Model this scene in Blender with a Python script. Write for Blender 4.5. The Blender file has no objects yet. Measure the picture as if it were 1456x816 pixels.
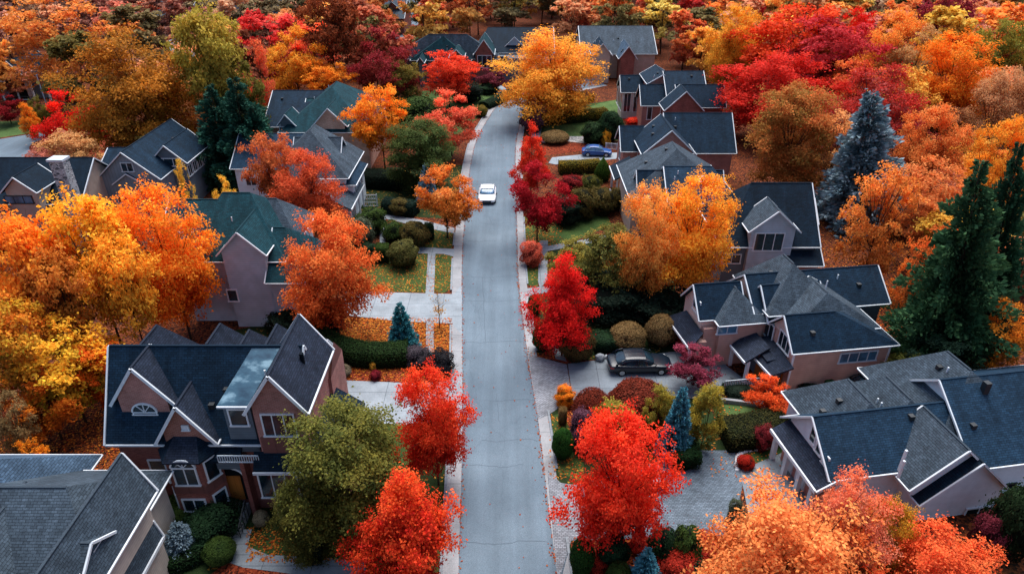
import bpy, math, random
import numpy as np
from mathutils import Vector, Matrix

random.seed(7); np.random.seed(7)
sc = bpy.context.scene
col = sc.collection
R = math.radians

# ------------------------------------------------------------------ camera
FPX = 970.0; PITCH = math.atan(558 / FPX); CH = 35.0
SN, CS = math.sin(PITCH), math.cos(PITCH)
cam_d = bpy.data.cameras.new('camera'); cam = bpy.data.objects.new('camera', cam_d); col.objects.link(cam)
cam.location = (0, 0, CH); cam.rotation_euler = (math.pi / 2 - PITCH, 0, 0)
cam_d.sensor_width = 36; cam_d.lens = 36 * FPX / 1456; cam_d.clip_end = 3000; cam_d.clip_start = 0.5
sc.camera = cam
sc.render.resolution_x = 1024; sc.render.resolution_y = 573
sc.view_settings.view_transform = 'Standard'; sc.view_settings.look = 'None'; sc.view_settings.exposure = 0

# survey: turns a point measured on the photograph into a point of the place
def ray(px, py):
    u = (px - 728) / FPX; v = (py - 408) / FPX
    return Vector((u, CS - v * SN, -SN - v * CS))
ORG = Vector((0, 0, CH))
def at_h(px, py, h=0.0):
    d = ray(px, py); t = (h - CH) / d.z
    return ORG + d * t
def at_y(px, py, Y):
    d = ray(px, py); return ORG + d * (Y / d.y)
def project(p):
    dz = p[2] - CH; z = p[1] * CS - dz * SN; up = p[1] * SN + dz * CS
    return 728 + p[0] * FPX / z, 408 - up * FPX / z, z

# ------------------------------------------------------------------ objects
def tag(o, label=None, cat=None, group=None, kind=None):
    if label: o['label'] = label
    if cat: o['category'] = cat
    if group: o['group'] = group
    if kind: o['kind'] = kind
    return o
def empty(name, loc, rz=0.0, label=None, cat=None, group=None):
    o = bpy.data.objects.new(name, None); col.objects.link(o)
    o.location = loc; o.rotation_euler = (0, 0, rz); o.empty_display_size = .3
    return tag(o, label, cat, group)
def copy_tree(o, parent=None):
    c = o.copy(); col.objects.link(c); c.parent = parent
    for ch in o.children: copy_tree(ch, c)
    return c

class MB:
    def __init__(s): s.v = []; s.f = []; s.m = []; s.uv = []
    def face(s, pts, m=0, uv=None):
        n = len(s.v); s.v += [tuple(p) for p in pts]; s.f.append(tuple(range(n, n + len(pts)))); s.m.append(m)
        s.uv.append(uv if uv else [(.2, .1)] * len(pts))
    def box(s, x0, x1, y0, y1, z0, z1, m=0):
        a = [(x0, y0), (x1, y0), (x1, y1), (x0, y1)]
        s.prism(a, z0, z1, m)
    def prism(s, a, z0, z1, m=0):
        n = len(a)
        s.face([(x, y, z1) for x, y in a], m); s.face([(x, y, z0) for x, y in reversed(a)], m)
        for i in range(n):
            p, q = a[i], a[(i + 1) % n]
            s.face([(p[0], p[1], z0), (q[0], q[1], z0), (q[0], q[1], z1), (p[0], p[1], z1)], m)
    def beam(s, p, q, w, h, m=0, up=Vector((0, 0, 1))):
        p, q = Vector(p), Vector(q); d = (q - p).normalized()
        sd = d.cross(up)
        if sd.length < 1e-4: sd = Vector((1, 0, 0))
        sd.normalize(); u = sd.cross(d).normalized(); sd *= w / 2; u *= h / 2
        c = [p - sd - u, p + sd - u, p + sd + u, p - sd + u, q - sd - u, q + sd - u, q + sd + u, q - sd + u]
        for ff in ((3, 2, 1, 0), (4, 5, 6, 7), (0, 1, 5, 4), (1, 2, 6, 5), (2, 3, 7, 6), (3, 0, 4, 7)):
            s.face([c[i] for i in ff], m)
    def tube(s, pts, rads, n=7, m=0):
        base = len(s.v); pts = [Vector(p) for p in pts]
        for i, p in enumerate(pts):
            d = (pts[min(i + 1, len(pts) - 1)] - pts[max(i - 1, 0)]).normalized()
            a = d.orthogonal().normalized(); b = d.cross(a)
            for k in range(n):
                t = 2 * math.pi * k / n
                s.v.append(tuple(p + (a * math.cos(t) + b * math.sin(t)) * rads[i]))
        for i in range(len(pts) - 1):
            for k in range(n):
                k2 = (k + 1) % n
                s.f.append((base + i * n + k, base + i * n + k2, base + (i + 1) * n + k2, base + (i + 1) * n + k)); s.m.append(m); s.uv.append([(0, 0)] * 4)
        s.f.append(tuple(base + (len(pts) - 1) * n + k for k in range(n))); s.m.append(m); s.uv.append([(0, 0)] * n)
        s.f.append(tuple(base + k for k in reversed(range(n)))); s.m.append(m); s.uv.append([(0, 0)] * n)
    def lathe(s, prof, n=24, m=0, c=(0, 0, 0), axis='z'):
        base = len(s.v)
        for r, z in prof:
            for k in range(n):
                t = 2 * math.pi * k / n; x, y = r * math.cos(t), r * math.sin(t)
                s.v.append((c[0] + x, c[1] + y, c[2] + z) if axis == 'z' else (c[0] + x, c[1] + z, c[2] + y))
        for i in range(len(prof) - 1):
            for k in range(n):
                k2 = (k + 1) % n
                s.f.append((base + i * n + k, base + i * n + k2, base + (i + 1) * n + k2, base + (i + 1) * n + k)); s.m.append(m); s.uv.append([(0, 0)] * 4)
    def build(s, name, mats, parent=None, smooth=False, loc=(0, 0, 0)):
        me = bpy.data.meshes.new(name); me.from_pydata(s.v, [], s.f)
        if not isinstance(mats, (list, tuple)): mats = [mats]
        for mt in mats: me.materials.append(mt)
        me.polygons.foreach_set('material_index', s.m)
        uv = me.uv_layers.new(name='UVMap'); flat = [c for f in s.uv for p in f for c in p]
        if len(flat) == 2 * len(me.loops): uv.data.foreach_set('uv', flat)
        if smooth: me.polygons.foreach_set('use_smooth', [True] * len(me.polygons))
        me.update()
        o = bpy.data.objects.new(name, me); col.objects.link(o); o.parent = parent; o.location = loc
        return o

# ------------------------------------------------------------------ materials
def srgb(h, k=1.0):
    h = h.lstrip('#'); c = [int(h[i:i + 2], 16) / 255 for i in (0, 2, 4)]
    return tuple(min(1, k * (x / 12.92 if x <= .04045 else ((x + .055) / 1.055) ** 2.4)) for x in c)
class NT:
    def __init__(s, name):
        s.m = bpy.data.materials.new(name); s.m.use_nodes = True; s.t = s.m.node_tree; s.t.nodes.clear()
        s.out = s.n('ShaderNodeOutputMaterial'); s.b = s.n('ShaderNodeBsdfPrincipled'); s.l(s.b.outputs[0], s.out.inputs[0])
    def n(s, typ, **k):
        nd = s.t.nodes.new(typ)
        for a, b in k.items(): setattr(nd, a, b)
        return nd
    def l(s, a, b): s.t.links.new(a, b)
    def noise(s, vec, scale, detail=4, rough=.55):
        nd = s.n('ShaderNodeTexNoise'); nd.inputs['Scale'].default_value = scale; nd.inputs['Detail'].default_value = detail
        nd.inputs['Roughness'].default_value = rough
        if vec is not None: s.l(vec, nd.inputs['Vector'])
        return nd.outputs['Fac']
    def mix(s, f, a, b, typ='MIX'):
        nd = s.n('ShaderNodeMix', data_type='RGBA', blend_type=typ)
        for i, v in ((0, f), (6, a), (7, b)):
            if hasattr(v, 'is_linked'): s.l(v, nd.inputs[i])
            elif i == 0: nd.inputs[0].default_value = v
            else: nd.inputs[i].default_value = (*v[:3], 1)
        return nd.outputs[2]
    def ramp(s, f, stops):
        nd = s.n('ShaderNodeValToRGB'); s.l(f, nd.inputs[0]); cr = nd.color_ramp
        while len(cr.elements) < len(stops): cr.elements.new(.5)
        for e, (p, c) in zip(cr.elements, stops): e.position = p; e.color = (*c[:3], 1) if not isinstance(c, (int, float)) else (c, c, c, 1)
        return nd.outputs[0]
    def math(s, op, a, b=None, c=None):
        nd = s.n('ShaderNodeMath', operation=op)
        for i, v in enumerate((a, b, c)):
            if v is None: continue
            if hasattr(v, 'is_linked'): s.l(v, nd.inputs[i])
            else: nd.inputs[i].default_value = v
        return nd.outputs[0]
    def coord(s, k='Object'): return s.n('ShaderNodeTexCoord').outputs[k]
    def mapping(s, vec, scale=(1, 1, 1), rot=(0, 0, 0)):
        nd = s.n('ShaderNodeMapping'); s.l(vec, nd.inputs[0]); nd.inputs['Scale'].default_value = scale; nd.inputs['Rotation'].default_value = rot
        return nd.outputs[0]
    def done(s, colr, rough=.85, spec=.3, bump=None, bs=.3, bd=.02, metal=0):
        if hasattr(colr, 'is_linked'): s.l(colr, s.b.inputs['Base Color'])
        else: s.b.inputs['Base Color'].default_value = (*colr[:3], 1)
        if hasattr(rough, 'is_linked'): s.l(rough, s.b.inputs['Roughness'])
        else: s.b.inputs['Roughness'].default_value = rough
        s.b.inputs['Specular IOR Level'].default_value = spec; s.b.inputs['Metallic'].default_value = metal
        if bump is not None:
            bn = s.n('ShaderNodeBump'); bn.inputs['Strength'].default_value = bs; bn.inputs['Distance'].default_value = bd
            s.l(bump, bn.inputs['Height']); s.l(bn.outputs[0], s.b.inputs['Normal'])
        return s.m

def shingle(name, c, k=1.0):
    t = NT(name); uv = t.coord('UV'); c = srgb(c, k)
    br = t.n('ShaderNodeTexBrick'); t.l(uv, br.inputs['Vector']); br.offset = .5
    for nm, v in (('Scale', 1.0), ('Mortar Size', .014), ('Mortar Smooth', .3), ('Bias', 0), ('Brick Width', .34), ('Row Height', .15)): br.inputs[nm].default_value = v
    br.inputs['Color1'].default_value = (*[x * .78 for x in c], 1); br.inputs['Color2'].default_value = (*[min(1, x * 1.3) for x in c], 1)
    br.inputs['Mortar'].default_value = (*[x * .32 for x in c], 1)
    o = t.coord('Object')
    n1 = t.noise(t.mapping(uv, (.9, .25, 1)), 1.0, 6, .65); n2 = t.noise(o, 14, 3)
    a = t.mix(1.0, br.outputs['Color'], t.ramp(n1, [(.3, .6), (.72, 1.4)]), 'MULTIPLY')
    a = t.mix(1.0, a, t.ramp(n2, [(.3, .72), (.7, 1.28)]), 'MULTIPLY')
    # faint pale lichen and wash streaks running down the slope
    n3 = t.noise(t.mapping(uv, (1.6, .14, 1)), 1.3, 5, .7)
    a = t.mix(t.ramp(n3, [(.56, 0.0), (.8, .35)]), a, tuple(x * 1.9 + .02 for x in c))
    return t.done(a, .82, .14, br.outputs['Fac'], -.5, .02)
def brickwall(name, c1, c2, mort):
    t = NT(name); o = t.coord('Object'); sp = t.n('ShaderNodeSeparateXYZ'); t.l(o, sp.inputs[0])
    cb = t.n('ShaderNodeCombineXYZ'); t.l(t.math('ADD', sp.outputs[0], sp.outputs[1]), cb.inputs[0]); t.l(sp.outputs[2], cb.inputs[1])
    br = t.n('ShaderNodeTexBrick'); t.l(cb.outputs[0], br.inputs['Vector'])
    for nm, v in (('Scale', 1.0), ('Mortar Size', .010), ('Brick Width', .26), ('Row Height', .09)): br.inputs[nm].default_value = v
    br.inputs['Color1'].default_value = (*srgb(c1), 1); br.inputs['Color2'].default_value = (*srgb(c2), 1); br.inputs['Mortar'].default_value = (*srgb(mort), 1)
    a = t.mix(1.0, br.outputs[0], t.ramp(t.noise(o, .7, 6, .6), [(.3, .72), (.7, 1.2)]), 'MULTIPLY')
    return t.done(a, .9, .2, br.outputs['Fac'], -.4, .01)
def siding(name, c, pitch=.19, vertical=False, dark=.55):
    t = NT(name); o = t.coord('Object'); sp = t.n('ShaderNodeSeparateXYZ'); t.l(o, sp.inputs[0])
    src = t.math('ADD', sp.outputs[0], sp.outputs[1]) if vertical else sp.outputs[2]
    w = t.math('FRACT', t.math('MULTIPLY', src, 1 / pitch))
    c = srgb(c)
    a = t.ramp(w, [(0, tuple(x * dark for x in c)), (.14, tuple(x * .93 for x in c)), (1, c)])
    a = t.mix(1.0, a, t.ramp(t.noise(o, .8, 5, .6), [(.3, .8), (.7, 1.12)]), 'MULTIPLY')
    return t.done(a, .7, .3, w, .4, .02)
def plain(name, c, rough=.6, spec=.4, var=.15, metal=0, scale=1.2):
    t = NT(name); o = t.coord('Object'); c = srgb(c)
    a = t.mix(1.0, c, t.ramp(t.noise(o, scale, 5, .6), [(.3, 1 - var), (.7, 1 + var * .6)]), 'MULTIPLY')
    return t.done(a, rough, spec, metal=metal)
def glass(name, c='#0d1c26', rough=.08):
    t = NT(name); o = t.coord('Object')
    a = t.mix(t.ramp(t.noise(o, .9, 3), [(.4, 0.0), (.7, .8)]), srgb(c), srgb('#24414f'))
    return t.done(a, rough, .8)

M = {}
M['roof_navy'] = shingle('shingle_navy', '#162c3e')
M['roof_slate'] = shingle('shingle_slate', '#28303f')
M['roof_teal'] = shingle('shingle_teal', '#163c45')
M['roof_grey'] = shingle('shingle_grey', '#414d58')
M['roof_dark'] = shingle('shingle_dark', '#112332')
M['roof_lightgrey'] = shingle('shingle_light', '#4a5f74')
M['roof_blue'] = shingle('shingle_blue', '#20384c')
M['brick_red'] = brickwall('brick_red', '#97584e', '#80463e', '#8a655c')
M['brick_pink'] = brickwall('brick_pink', '#b3766d', '#9c6259', '#b59a90')
M['brick_orange'] = brickwall('brick_orange', '#a3685a', '#8d5245', '#a89084')
M['brick_tan'] = brickwall('brick_tan', '#c09a86', '#a87d6a', '#c8b5a6')
M['siding_pink'] = siding('siding_pink', '#cfa494')
M['siding_peach'] = siding('siding_peach', '#ecd0c2')
M['siding_grey'] = siding('siding_grey', '#b4c2ce', .22)
M['siding_dgrey'] = siding('siding_dark_grey', '#66747f', .2)
M['siding_board'] = siding('board_and_batten', '#84929d', .4, True, .5)
M['siding_beige'] = siding('siding_beige', '#dccdbf')
M['siding_cream'] = siding('siding_cream', '#d5cfc8', .3, False, .85)
M['stucco_white'] = plain('stucco_white', '#dfe9f0', .85, .2, .12)
M['stucco_tan'] = plain('stucco_tan', '#b8a698', .85, .2)
M['panel_brown'] = siding('panel_brown', '#7a4e48', .9, True, .7)
M['white'] = plain('white_trim', '#dde3e8', .5, .4, .12)
M['gutter'] = plain('pale_gutter', '#c8d4dc', .5, .4, .15)
M['glass'] = glass('window_glass')
M['glass_blue'] = glass('window_glass_blue', '#4d7d9c', .15)
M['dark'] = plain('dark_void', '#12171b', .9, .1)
M['dark_metal'] = plain('dark_metal', '#20262b', .45, .5)
M['red_paint'] = plain('red_paint', '#8c2622', .6, .3)
M['wood'] = siding('door_wood', '#b06a2c', .3, True, .6)
M['fence_wood'] = siding('fence_wood', '#6b5140', .16, True, .5)
M['stone'] = None

def stone_mat():
    t = NT('chimney_stone'); o = t.coord('Object')
    v = t.n('ShaderNodeTexVoronoi', feature='DISTANCE_TO_EDGE'); t.l(t.mapping(o, (1.6, 1.6, 3.2)), v.inputs['Vector']); v.inputs['Scale'].default_value = 1.4
    v2 = t.n('ShaderNodeTexVoronoi'); t.l(t.mapping(o, (1.6, 1.6, 3.2)), v2.inputs['Vector']); v2.inputs['Scale'].default_value = 1.4
    sp = t.n('ShaderNodeSeparateColor'); t.l(v2.outputs['Color'], sp.inputs[0])
    a = t.mix(sp.outputs[0], srgb('#3b4248'), srgb('#b9bfc2'))
    a = t.mix(t.ramp(v.outputs['Distance'], [(.02, 1.0), (.07, 0.0)]), a, srgb('#d5d8d8'))
    return t.done(a, .9, .2, v.outputs['Distance'], .4, .03)
M['stone'] = stone_mat()
def skyroof():
    t = NT('blue_metal_roof'); uv = t.coord('Object')
    n = t.noise(t.mapping(uv, (.5, .9, .5)), 1.3, 4, .6)
    a = t.ramp(n, [(.36, srgb('#1f3d52')), (.52, srgb('#35586c')), (.66, srgb('#7d9cab')), (.76, srgb('#3c6276'))])
    return t.done(a, .42, .3)
M['metal_roof'] = skyroof()

def road_mat():
    t = NT('asphalt'); o = t.coord('Object')
    n = t.noise(o, .13, 5, .6); f = t.noise(o, 26, 3, .7); g = t.noise(t.mapping(o, (1.1, .05, 1)), 1, 4)
    a = t.ramp(n, [(.3, srgb('#566571')), (.7, srgb('#6e7e8a'))])
    a = t.mix(1.0, a, t.ramp(f, [(.3, .68), (.7, 1.34)]), 'MULTIPLY')
    a = t.mix(1.0, a, t.ramp(g, [(.3, .84), (.7, 1.12)]), 'MULTIPLY')
    # darker band along the gutters is oil and dirt: uneven stains
    s = t.noise(t.mapping(o, (.6, .1, 1)), 1.7, 6, .7)
    a = t.mix(t.ramp(s, [(.6, 0.0), (.78, .45)]), a, srgb('#4c5964'))
    # hairline cracks
    v = t.n('ShaderNodeTexVoronoi', feature='DISTANCE_TO_EDGE'); v.inputs['Scale'].default_value = .11; v.inputs['Randomness'].default_value = 1
    wob = t.n('ShaderNodeVectorMath', operation='ADD'); nz = t.n('ShaderNodeTexNoise'); nz.inputs['Scale'].default_value = .8; nz.inputs['Detail'].default_value = 5
    t.l(o, nz.inputs['Vector']); t.l(t.mapping(o, (1, .7, 1)), wob.inputs[0]); t.l(nz.outputs['Color'], wob.inputs[1]); t.l(wob.outputs[0], v.inputs['Vector'])
    a = t.mix(t.ramp(v.outputs['Distance'], [(.0, .2), (.002, 0.0)]), a, srgb('#333f49'))
    return t.done(a, .85, .3, f, .15, .01)
M['road'] = road_mat()
def concrete(name, c, j=None):
    t = NT(name); o = t.coord('Object'); c = srgb(c)
    a = t.mix(1.0, c, t.ramp(t.noise(o, .5, 6, .65), [(.3, .74), (.7, 1.14)]), 'MULTIPLY')
    a = t.mix(1.0, a, t.ramp(t.noise(o, 14, 3), [(.3, .85), (.7, 1.12)]), 'MULTIPLY')
    if j:
        br = t.n('ShaderNodeTexBrick'); t.l(o, br.inputs['Vector']); br.offset = 0
        for nm, v in (('Scale', 1.0), ('Mortar Size', .022), ('Brick Width', j[0]), ('Row Height', j[1])): br.inputs[nm].default_value = v
        br.inputs['Color1'].default_value = (1, 1, 1, 1); br.inputs['Color2'].default_value = (.88, .88, .88, 1); br.inputs['Mortar'].default_value = (.38, .4, .42, 1)
        a = t.mix(1.0, a, br.outputs[0], 'MULTIPLY')
    return t.done(a, .88, .25)
M['concrete'] = concrete('concrete_drive', '#969fa6', (3.4, 2.3))
M['walk'] = concrete('concrete_walk', '#90979d', (3.0, .8))
M['kerb'] = concrete('concrete_kerb', '#9b9c9f', (50, 2.6))
M['concrete_dark'] = concrete('concrete_dark', '#7d868e', (2.4, 2.6))
def pavers(name, c):
    t = NT(name); o = t.coord('Object'); c = srgb(c)
    br = t.n('ShaderNodeTexBrick'); t.l(o, br.inputs['Vector'])
    for nm, v in (('Scale', 1.0), ('Mortar Size', .018), ('Brick Width', .24), ('Row Height', .13), ('Mortar Smooth', .4)): br.inputs[nm].default_value = v
    br.inputs['Color1'].default_value = (*[x * .75 for x in c], 1); br.inputs['Color2'].default_value = (*[x * 1.25 for x in c], 1); br.inputs['Mortar'].default_value = (*[x * .35 for x in c], 1)
    a = t.mix(1.0, br.outputs[0], t.ramp(t.noise(o, .5, 6, .65), [(.3, .68), (.7, 1.25)]), 'MULTIPLY')
    return t.done(a, .85, .3, br.outputs['Fac'], -.4, .02)
M['pavers'] = pavers('brick_pavers', '#66737f'); M['pavers_light'] = pavers('pale_pavers', '#8a8d94')
def speckle(name, cols, scale=9, green=None, gs=.4, gth=(.48, .62)):
    t = NT(name); o = t.coord('Object')
    v = t.n('ShaderNodeTexVoronoi'); t.l(o, v.inputs['Vector']); v.inputs['Scale'].default_value = scale
    sp = t.n('ShaderNodeSeparateColor'); t.l(v.outputs['Color'], sp.inputs[0])
    n = len(cols); a = t.ramp(sp.outputs[0], [(i / n, srgb(c)) for i, c in enumerate(cols)])
    cr = a.node.color_ramp; cr.interpolation = 'CONSTANT'
    a = t.mix(1.0, a, t.ramp(t.noise(o, .45, 6, .65), [(.3, .6), (.7, 1.25)]), 'MULTIPLY')
    if green:
        a = t.mix(t.ramp(t.noise(o, gs, 5, .6), [(gth[0], 0.0), (gth[1], 1.0)]), a, t.mix(t.noise(o, 9, 3), srgb(green, .6), srgb(green, 1.4)))
    return t.done(a, .95, .1, v.outputs['Distance'], .6, .04)
M['litter'] = speckle('leaf_litter', ['#5a2c1c', '#743a22', '#40221a', '#884826', '#34201a', '#68341e', '#2c1c18', '#7c4426'], 7, '#2a2f18', .12, (.6, .8))
M['litter_brown'] = speckle('leaf_bed', ['#6e3c1c', '#94501e', '#3e2415', '#b06a26', '#4f2c18', '#c08032', '#5e341a'], 8)
M['litter_red'] = speckle('red_mulch', ['#8a3b24', '#7a2f1c', '#5a2418', '#a04a2c', '#3b1c14', '#93412a'], 9)
M['gravel'] = speckle('pale_gravel', ['#9a9a98', '#b5b3b0', '#77787a', '#c6c2be', '#8a8682'], 7)
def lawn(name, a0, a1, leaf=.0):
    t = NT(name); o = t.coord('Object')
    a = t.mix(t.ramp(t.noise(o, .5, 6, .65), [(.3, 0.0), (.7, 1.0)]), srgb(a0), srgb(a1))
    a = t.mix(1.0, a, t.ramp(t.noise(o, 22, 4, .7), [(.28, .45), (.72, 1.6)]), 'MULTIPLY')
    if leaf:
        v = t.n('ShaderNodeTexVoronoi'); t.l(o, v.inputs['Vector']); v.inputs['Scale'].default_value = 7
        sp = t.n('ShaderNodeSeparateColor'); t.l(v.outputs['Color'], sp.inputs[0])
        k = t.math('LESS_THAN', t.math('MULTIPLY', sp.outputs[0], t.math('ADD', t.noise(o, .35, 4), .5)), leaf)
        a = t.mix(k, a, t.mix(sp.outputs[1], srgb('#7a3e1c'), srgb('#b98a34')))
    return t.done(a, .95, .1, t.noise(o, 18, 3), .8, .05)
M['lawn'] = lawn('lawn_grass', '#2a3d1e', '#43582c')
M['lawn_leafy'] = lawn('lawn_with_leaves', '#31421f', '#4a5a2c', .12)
M['lawn_dark'] = lawn('dark_grass', '#1d2a17', '#303f20', .06)  # deeper green grass with a thin scatter of leaves
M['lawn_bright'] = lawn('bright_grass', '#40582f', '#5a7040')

def bark(name, c):
    t = NT(name); o = t.coord('Object')
    n = t.noise(t.mapping(o, (3, 3, .5)), 5, 5, .7)
    return t.done(t.mix(n, srgb(c, .5), srgb(c, 1.4)), .95, .1, n, .6, .03)
M['bark'] = bark('bark_dark', '#3d2f28'); M['bark_grey'] = bark('bark_grey', '#5b5450')

def leaf_mat(name, transl=.35):
    # three colours carried by each plant (object colour, tint_b, tint_c), mixed leaf by leaf; tint_c also paints in the inner shade
    t = NT(name)
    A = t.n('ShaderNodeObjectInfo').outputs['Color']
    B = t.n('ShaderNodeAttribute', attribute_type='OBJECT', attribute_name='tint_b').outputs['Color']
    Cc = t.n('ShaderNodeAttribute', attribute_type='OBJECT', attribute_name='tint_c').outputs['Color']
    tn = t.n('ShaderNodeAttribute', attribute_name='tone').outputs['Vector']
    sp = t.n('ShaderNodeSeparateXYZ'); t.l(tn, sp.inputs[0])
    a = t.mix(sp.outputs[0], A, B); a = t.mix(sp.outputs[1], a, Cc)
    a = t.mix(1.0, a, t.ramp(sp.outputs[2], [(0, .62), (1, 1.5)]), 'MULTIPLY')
    t.done(a, .75, .12)
    tr = t.n('ShaderNodeBsdfTranslucent'); t.l(a, tr.inputs[0])
    mx = t.n('ShaderNodeMixShader'); mx.inputs[0].default_value = transl
    t.l(t.b.outputs[0], mx.inputs[1]); t.l(tr.outputs[0], mx.inputs[2]); t.l(mx.outputs[0], t.out.inputs[0])
    return t.m
M['leaf'] = leaf_mat('leaf_surface'); M['needle'] = leaf_mat('needle_surface', .12)
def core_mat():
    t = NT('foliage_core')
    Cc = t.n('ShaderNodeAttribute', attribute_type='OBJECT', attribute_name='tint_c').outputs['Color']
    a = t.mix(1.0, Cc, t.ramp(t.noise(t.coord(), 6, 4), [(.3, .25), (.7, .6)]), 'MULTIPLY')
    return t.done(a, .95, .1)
M['core'] = core_mat()

# ------------------------------------------------------------------ houses
class House:
    def __init__(s, name, label, px, py, rot=0.0, h=0.0, cat='house', group=None, roof='roof_navy', wall='siding_grey', k=1.0):
        p = at_h(px, py, 0); s.loc = Vector((p.x, p.y, 0)); s.a = R(rot)
        s.root = empty(name, s.loc, s.a, label, cat, group)
        s.Ri = Matrix.Rotation(-s.a, 3, 'Z'); s.o = s.Ri @ (ORG - s.loc)
        s.roof = MB(); s.trim = MB(); s.walls = {}; s.dw = wall; s.dr = roof; s.rm = [roof]; s.eps = 0; s.wins = []; s.ts = k; s.novent = False
    def L(s, px, py): return s.Ri @ ray(px, py)
    def Z(s, px, py, z): d = s.L(px, py); return s.o + d * ((z - s.o.z) / d.z)
    def Y(s, px, py, y): d = s.L(px, py); return s.o + d * ((y - s.o.y) / d.y)
    def X(s, px, py, x): d = s.L(px, py); return s.o + d * ((x - s.o.x) / d.x)
    def w(s, name=None):
        name = name or s.dw
        if name not in s.walls: s.walls[name] = MB()
        return s.walls[name]
    def rmi(s, name):
        name = name or s.dr
        if name not in s.rm: s.rm.append(name)
        return s.rm.index(name)
    def slab(s, pts, m=None, th=.16, fascia=None):
        pts = [Vector(p) for p in pts]; mi = s.rmi(m)
        u = (pts[1] - pts[0]).normalized(); nrm = (pts[1] - pts[0]).cross(pts[-1] - pts[0])
        if nrm.z < 0: pts.reverse(); nrm = -nrm
        nrm.normalize(); v = nrm.cross(u)
        r0 = random.uniform(0, 5)
        uv = [((p - pts[0]).dot(u) + r0, (p - pts[0]).dot(v) + r0) for p in pts]
        s.roof.face(pts, mi, uv); lo = [p - Vector((0, 0, th)) for p in pts]; s.roof.face(list(reversed(lo)), mi)
        n = len(pts)
        for i in range(n):
            j = (i + 1) % n; s.roof.face([lo[i], lo[j], pts[j], pts[i]], mi)
    def gable(s, x0, x1, y0, y1, ze, zr, axis='x', ov=.45, og=.35, zb=0.0, hip0=0, hip1=0, wm=None, gm=None, rm=None, walls=True, trim=True, rake=.22):
        s.eps += .004; e = s.eps; ov += e; og += e; zr += e
        def P(u, v, z): return Vector((u, v, z)) if axis == 'x' else Vector((v, u, z))
        if axis == 'y': u0, u1, v0, v1 = y0, y1, x0, x1
        else: u0, u1, v0, v1 = x0, x1, y0, y1
        vm = (v0 + v1) / 2; half = (v1 - v0) / 2; k = (zr - ze) / half
        r0, r1 = u0 + hip0, u1 - hip1
        s.slab([P(u0, v0, ze), P(u1, v0, ze), P(r1, vm, zr), P(r0, vm, zr)], rm)
        s.slab([P(u1, v1, ze), P(u0, v1, ze), P(r0, vm, zr), P(r1, vm, zr)], rm)
        if hip0: s.slab([P(u0, v1, ze), P(u0, v0, ze), P(r0, vm, zr)], rm)
        if hip1: s.slab([P(u1, v0, ze), P(u1, v1, ze), P(r1, vm, zr)], rm)
        # ridge cap
        if r1 - r0 > .3: s.roof.beam(P(r0 + .02, vm, zr + .01), P(r1 - .02, vm, zr + .0), .14, .04, s.rmi(rm))
        if (u1 - u0) > 6 and half > 1.8 and not s.novent:
            rv = random.Random(int(abs(x0 * 71 + y0 * 37)))
            for _ in range(rv.choice((1, 2, 2))):
                uu = rv.uniform(r0 + .8, max(r0 + .9, r1 - .8)); f = rv.uniform(.3, .85); q = P(uu, v0 + half * f, ze + (zr - ze) * f); v_ = MB()
                if rv.random() < .5: v_.tube([q - Vector((0, 0, .2)), q + Vector((0, 0, .38))], [.06, .06], 8); v_.build('vent_pipe', M['white'], s.root)
                else: v_.box(q.x - .17, q.x + .17, q.y - .17, q.y + .17, q.z - .15, q.z + .2); v_.build('roof_vent', M['dark_metal'], s.root)
        if trim:
            t = s.trim
            for vv in (v0, v1):
                sg = -1 if vv == v0 else 1
                t.beam(P(u0 - .01, vv + sg * .05, ze - .08), P(u1 + .01, vv + sg * .05, ze - .08), .1, .15 * s.ts)
            for uu, hp, sg in ((u0, hip0, -1), (u1, hip1, 1)):
                if hp: t.beam(P(uu + sg * .05, v0 - .04, ze - .082), P(uu + sg * .05, v1 + .04, ze - .082), .1, .15 * s.ts)
                else:
                    for vv in (v0, v1):
                        sv = -1 if vv == v0 else 1
                        t.beam(P(uu + sg * .05, vv + sv * .05, ze - .07), P(uu + sg * .05, vm + sv * (-.03 if sv < 0 else .03) * 0, zr - .07), .1, (rake + .04) * s.ts)
        if walls:
            a, b = v0 + ov, v1 - ov; zw = ze + k * ov - .17; zt = zr - .17
            e0, e1 = u0 + (ov if hip0 else og), u1 - (ov if hip1 else og)
            wl = s.w(wm); gw = s.w(gm or wm)
            for uu, hp in ((e0, hip0), (e1, hip1)):
                if hp: wl.face([P(uu, a, zb), P(uu, b, zb), P(uu, b, zw), P(uu, a, zw)])
                elif gm:
                    wl.face([P(uu, a, zb), P(uu, b, zb), P(uu, b, zw), P(uu, a, zw)])
                    gw.face([P(uu, a, zw), P(uu, b, zw), P(uu, vm, zt)])
                else: wl.face([P(uu, a, zb), P(uu, b, zb), P(uu, b, zw), P(uu, vm, zt), P(uu, a, zw)])
            wl.face([P(e0, a, zb), P(e1, a, zb), P(e1, a, zw), P(e0, a, zw)]); wl.face([P(e0, b, zb), P(e1, b, zb), P(e1, b, zw), P(e0, b, zw)])
        return dict(u0=u0, u1=u1, v0=v0, v1=v1, vm=vm, ze=ze, zr=zr)
    def fit(s, pr, pe, ze, pitch=42, ax='y'):
        # ridge height for which the roof between ridge and eave has this pitch
        e = s.Z(*pe, ze); lo, hi = ze + .3, ze + 8; tp = math.tan(R(pitch)); i = 1 if ax == 'y' else 0
        for _ in range(40):
            m = (lo + hi) / 2; r = s.Z(*pr, m)
            if (m - ze) / max(abs(r[i] - e[i]), .01) > tp or (r[i] - e[i]) * (1 if ax == 'y' else -1) < 0: hi = m
            else: lo = m
        return lo
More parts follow.
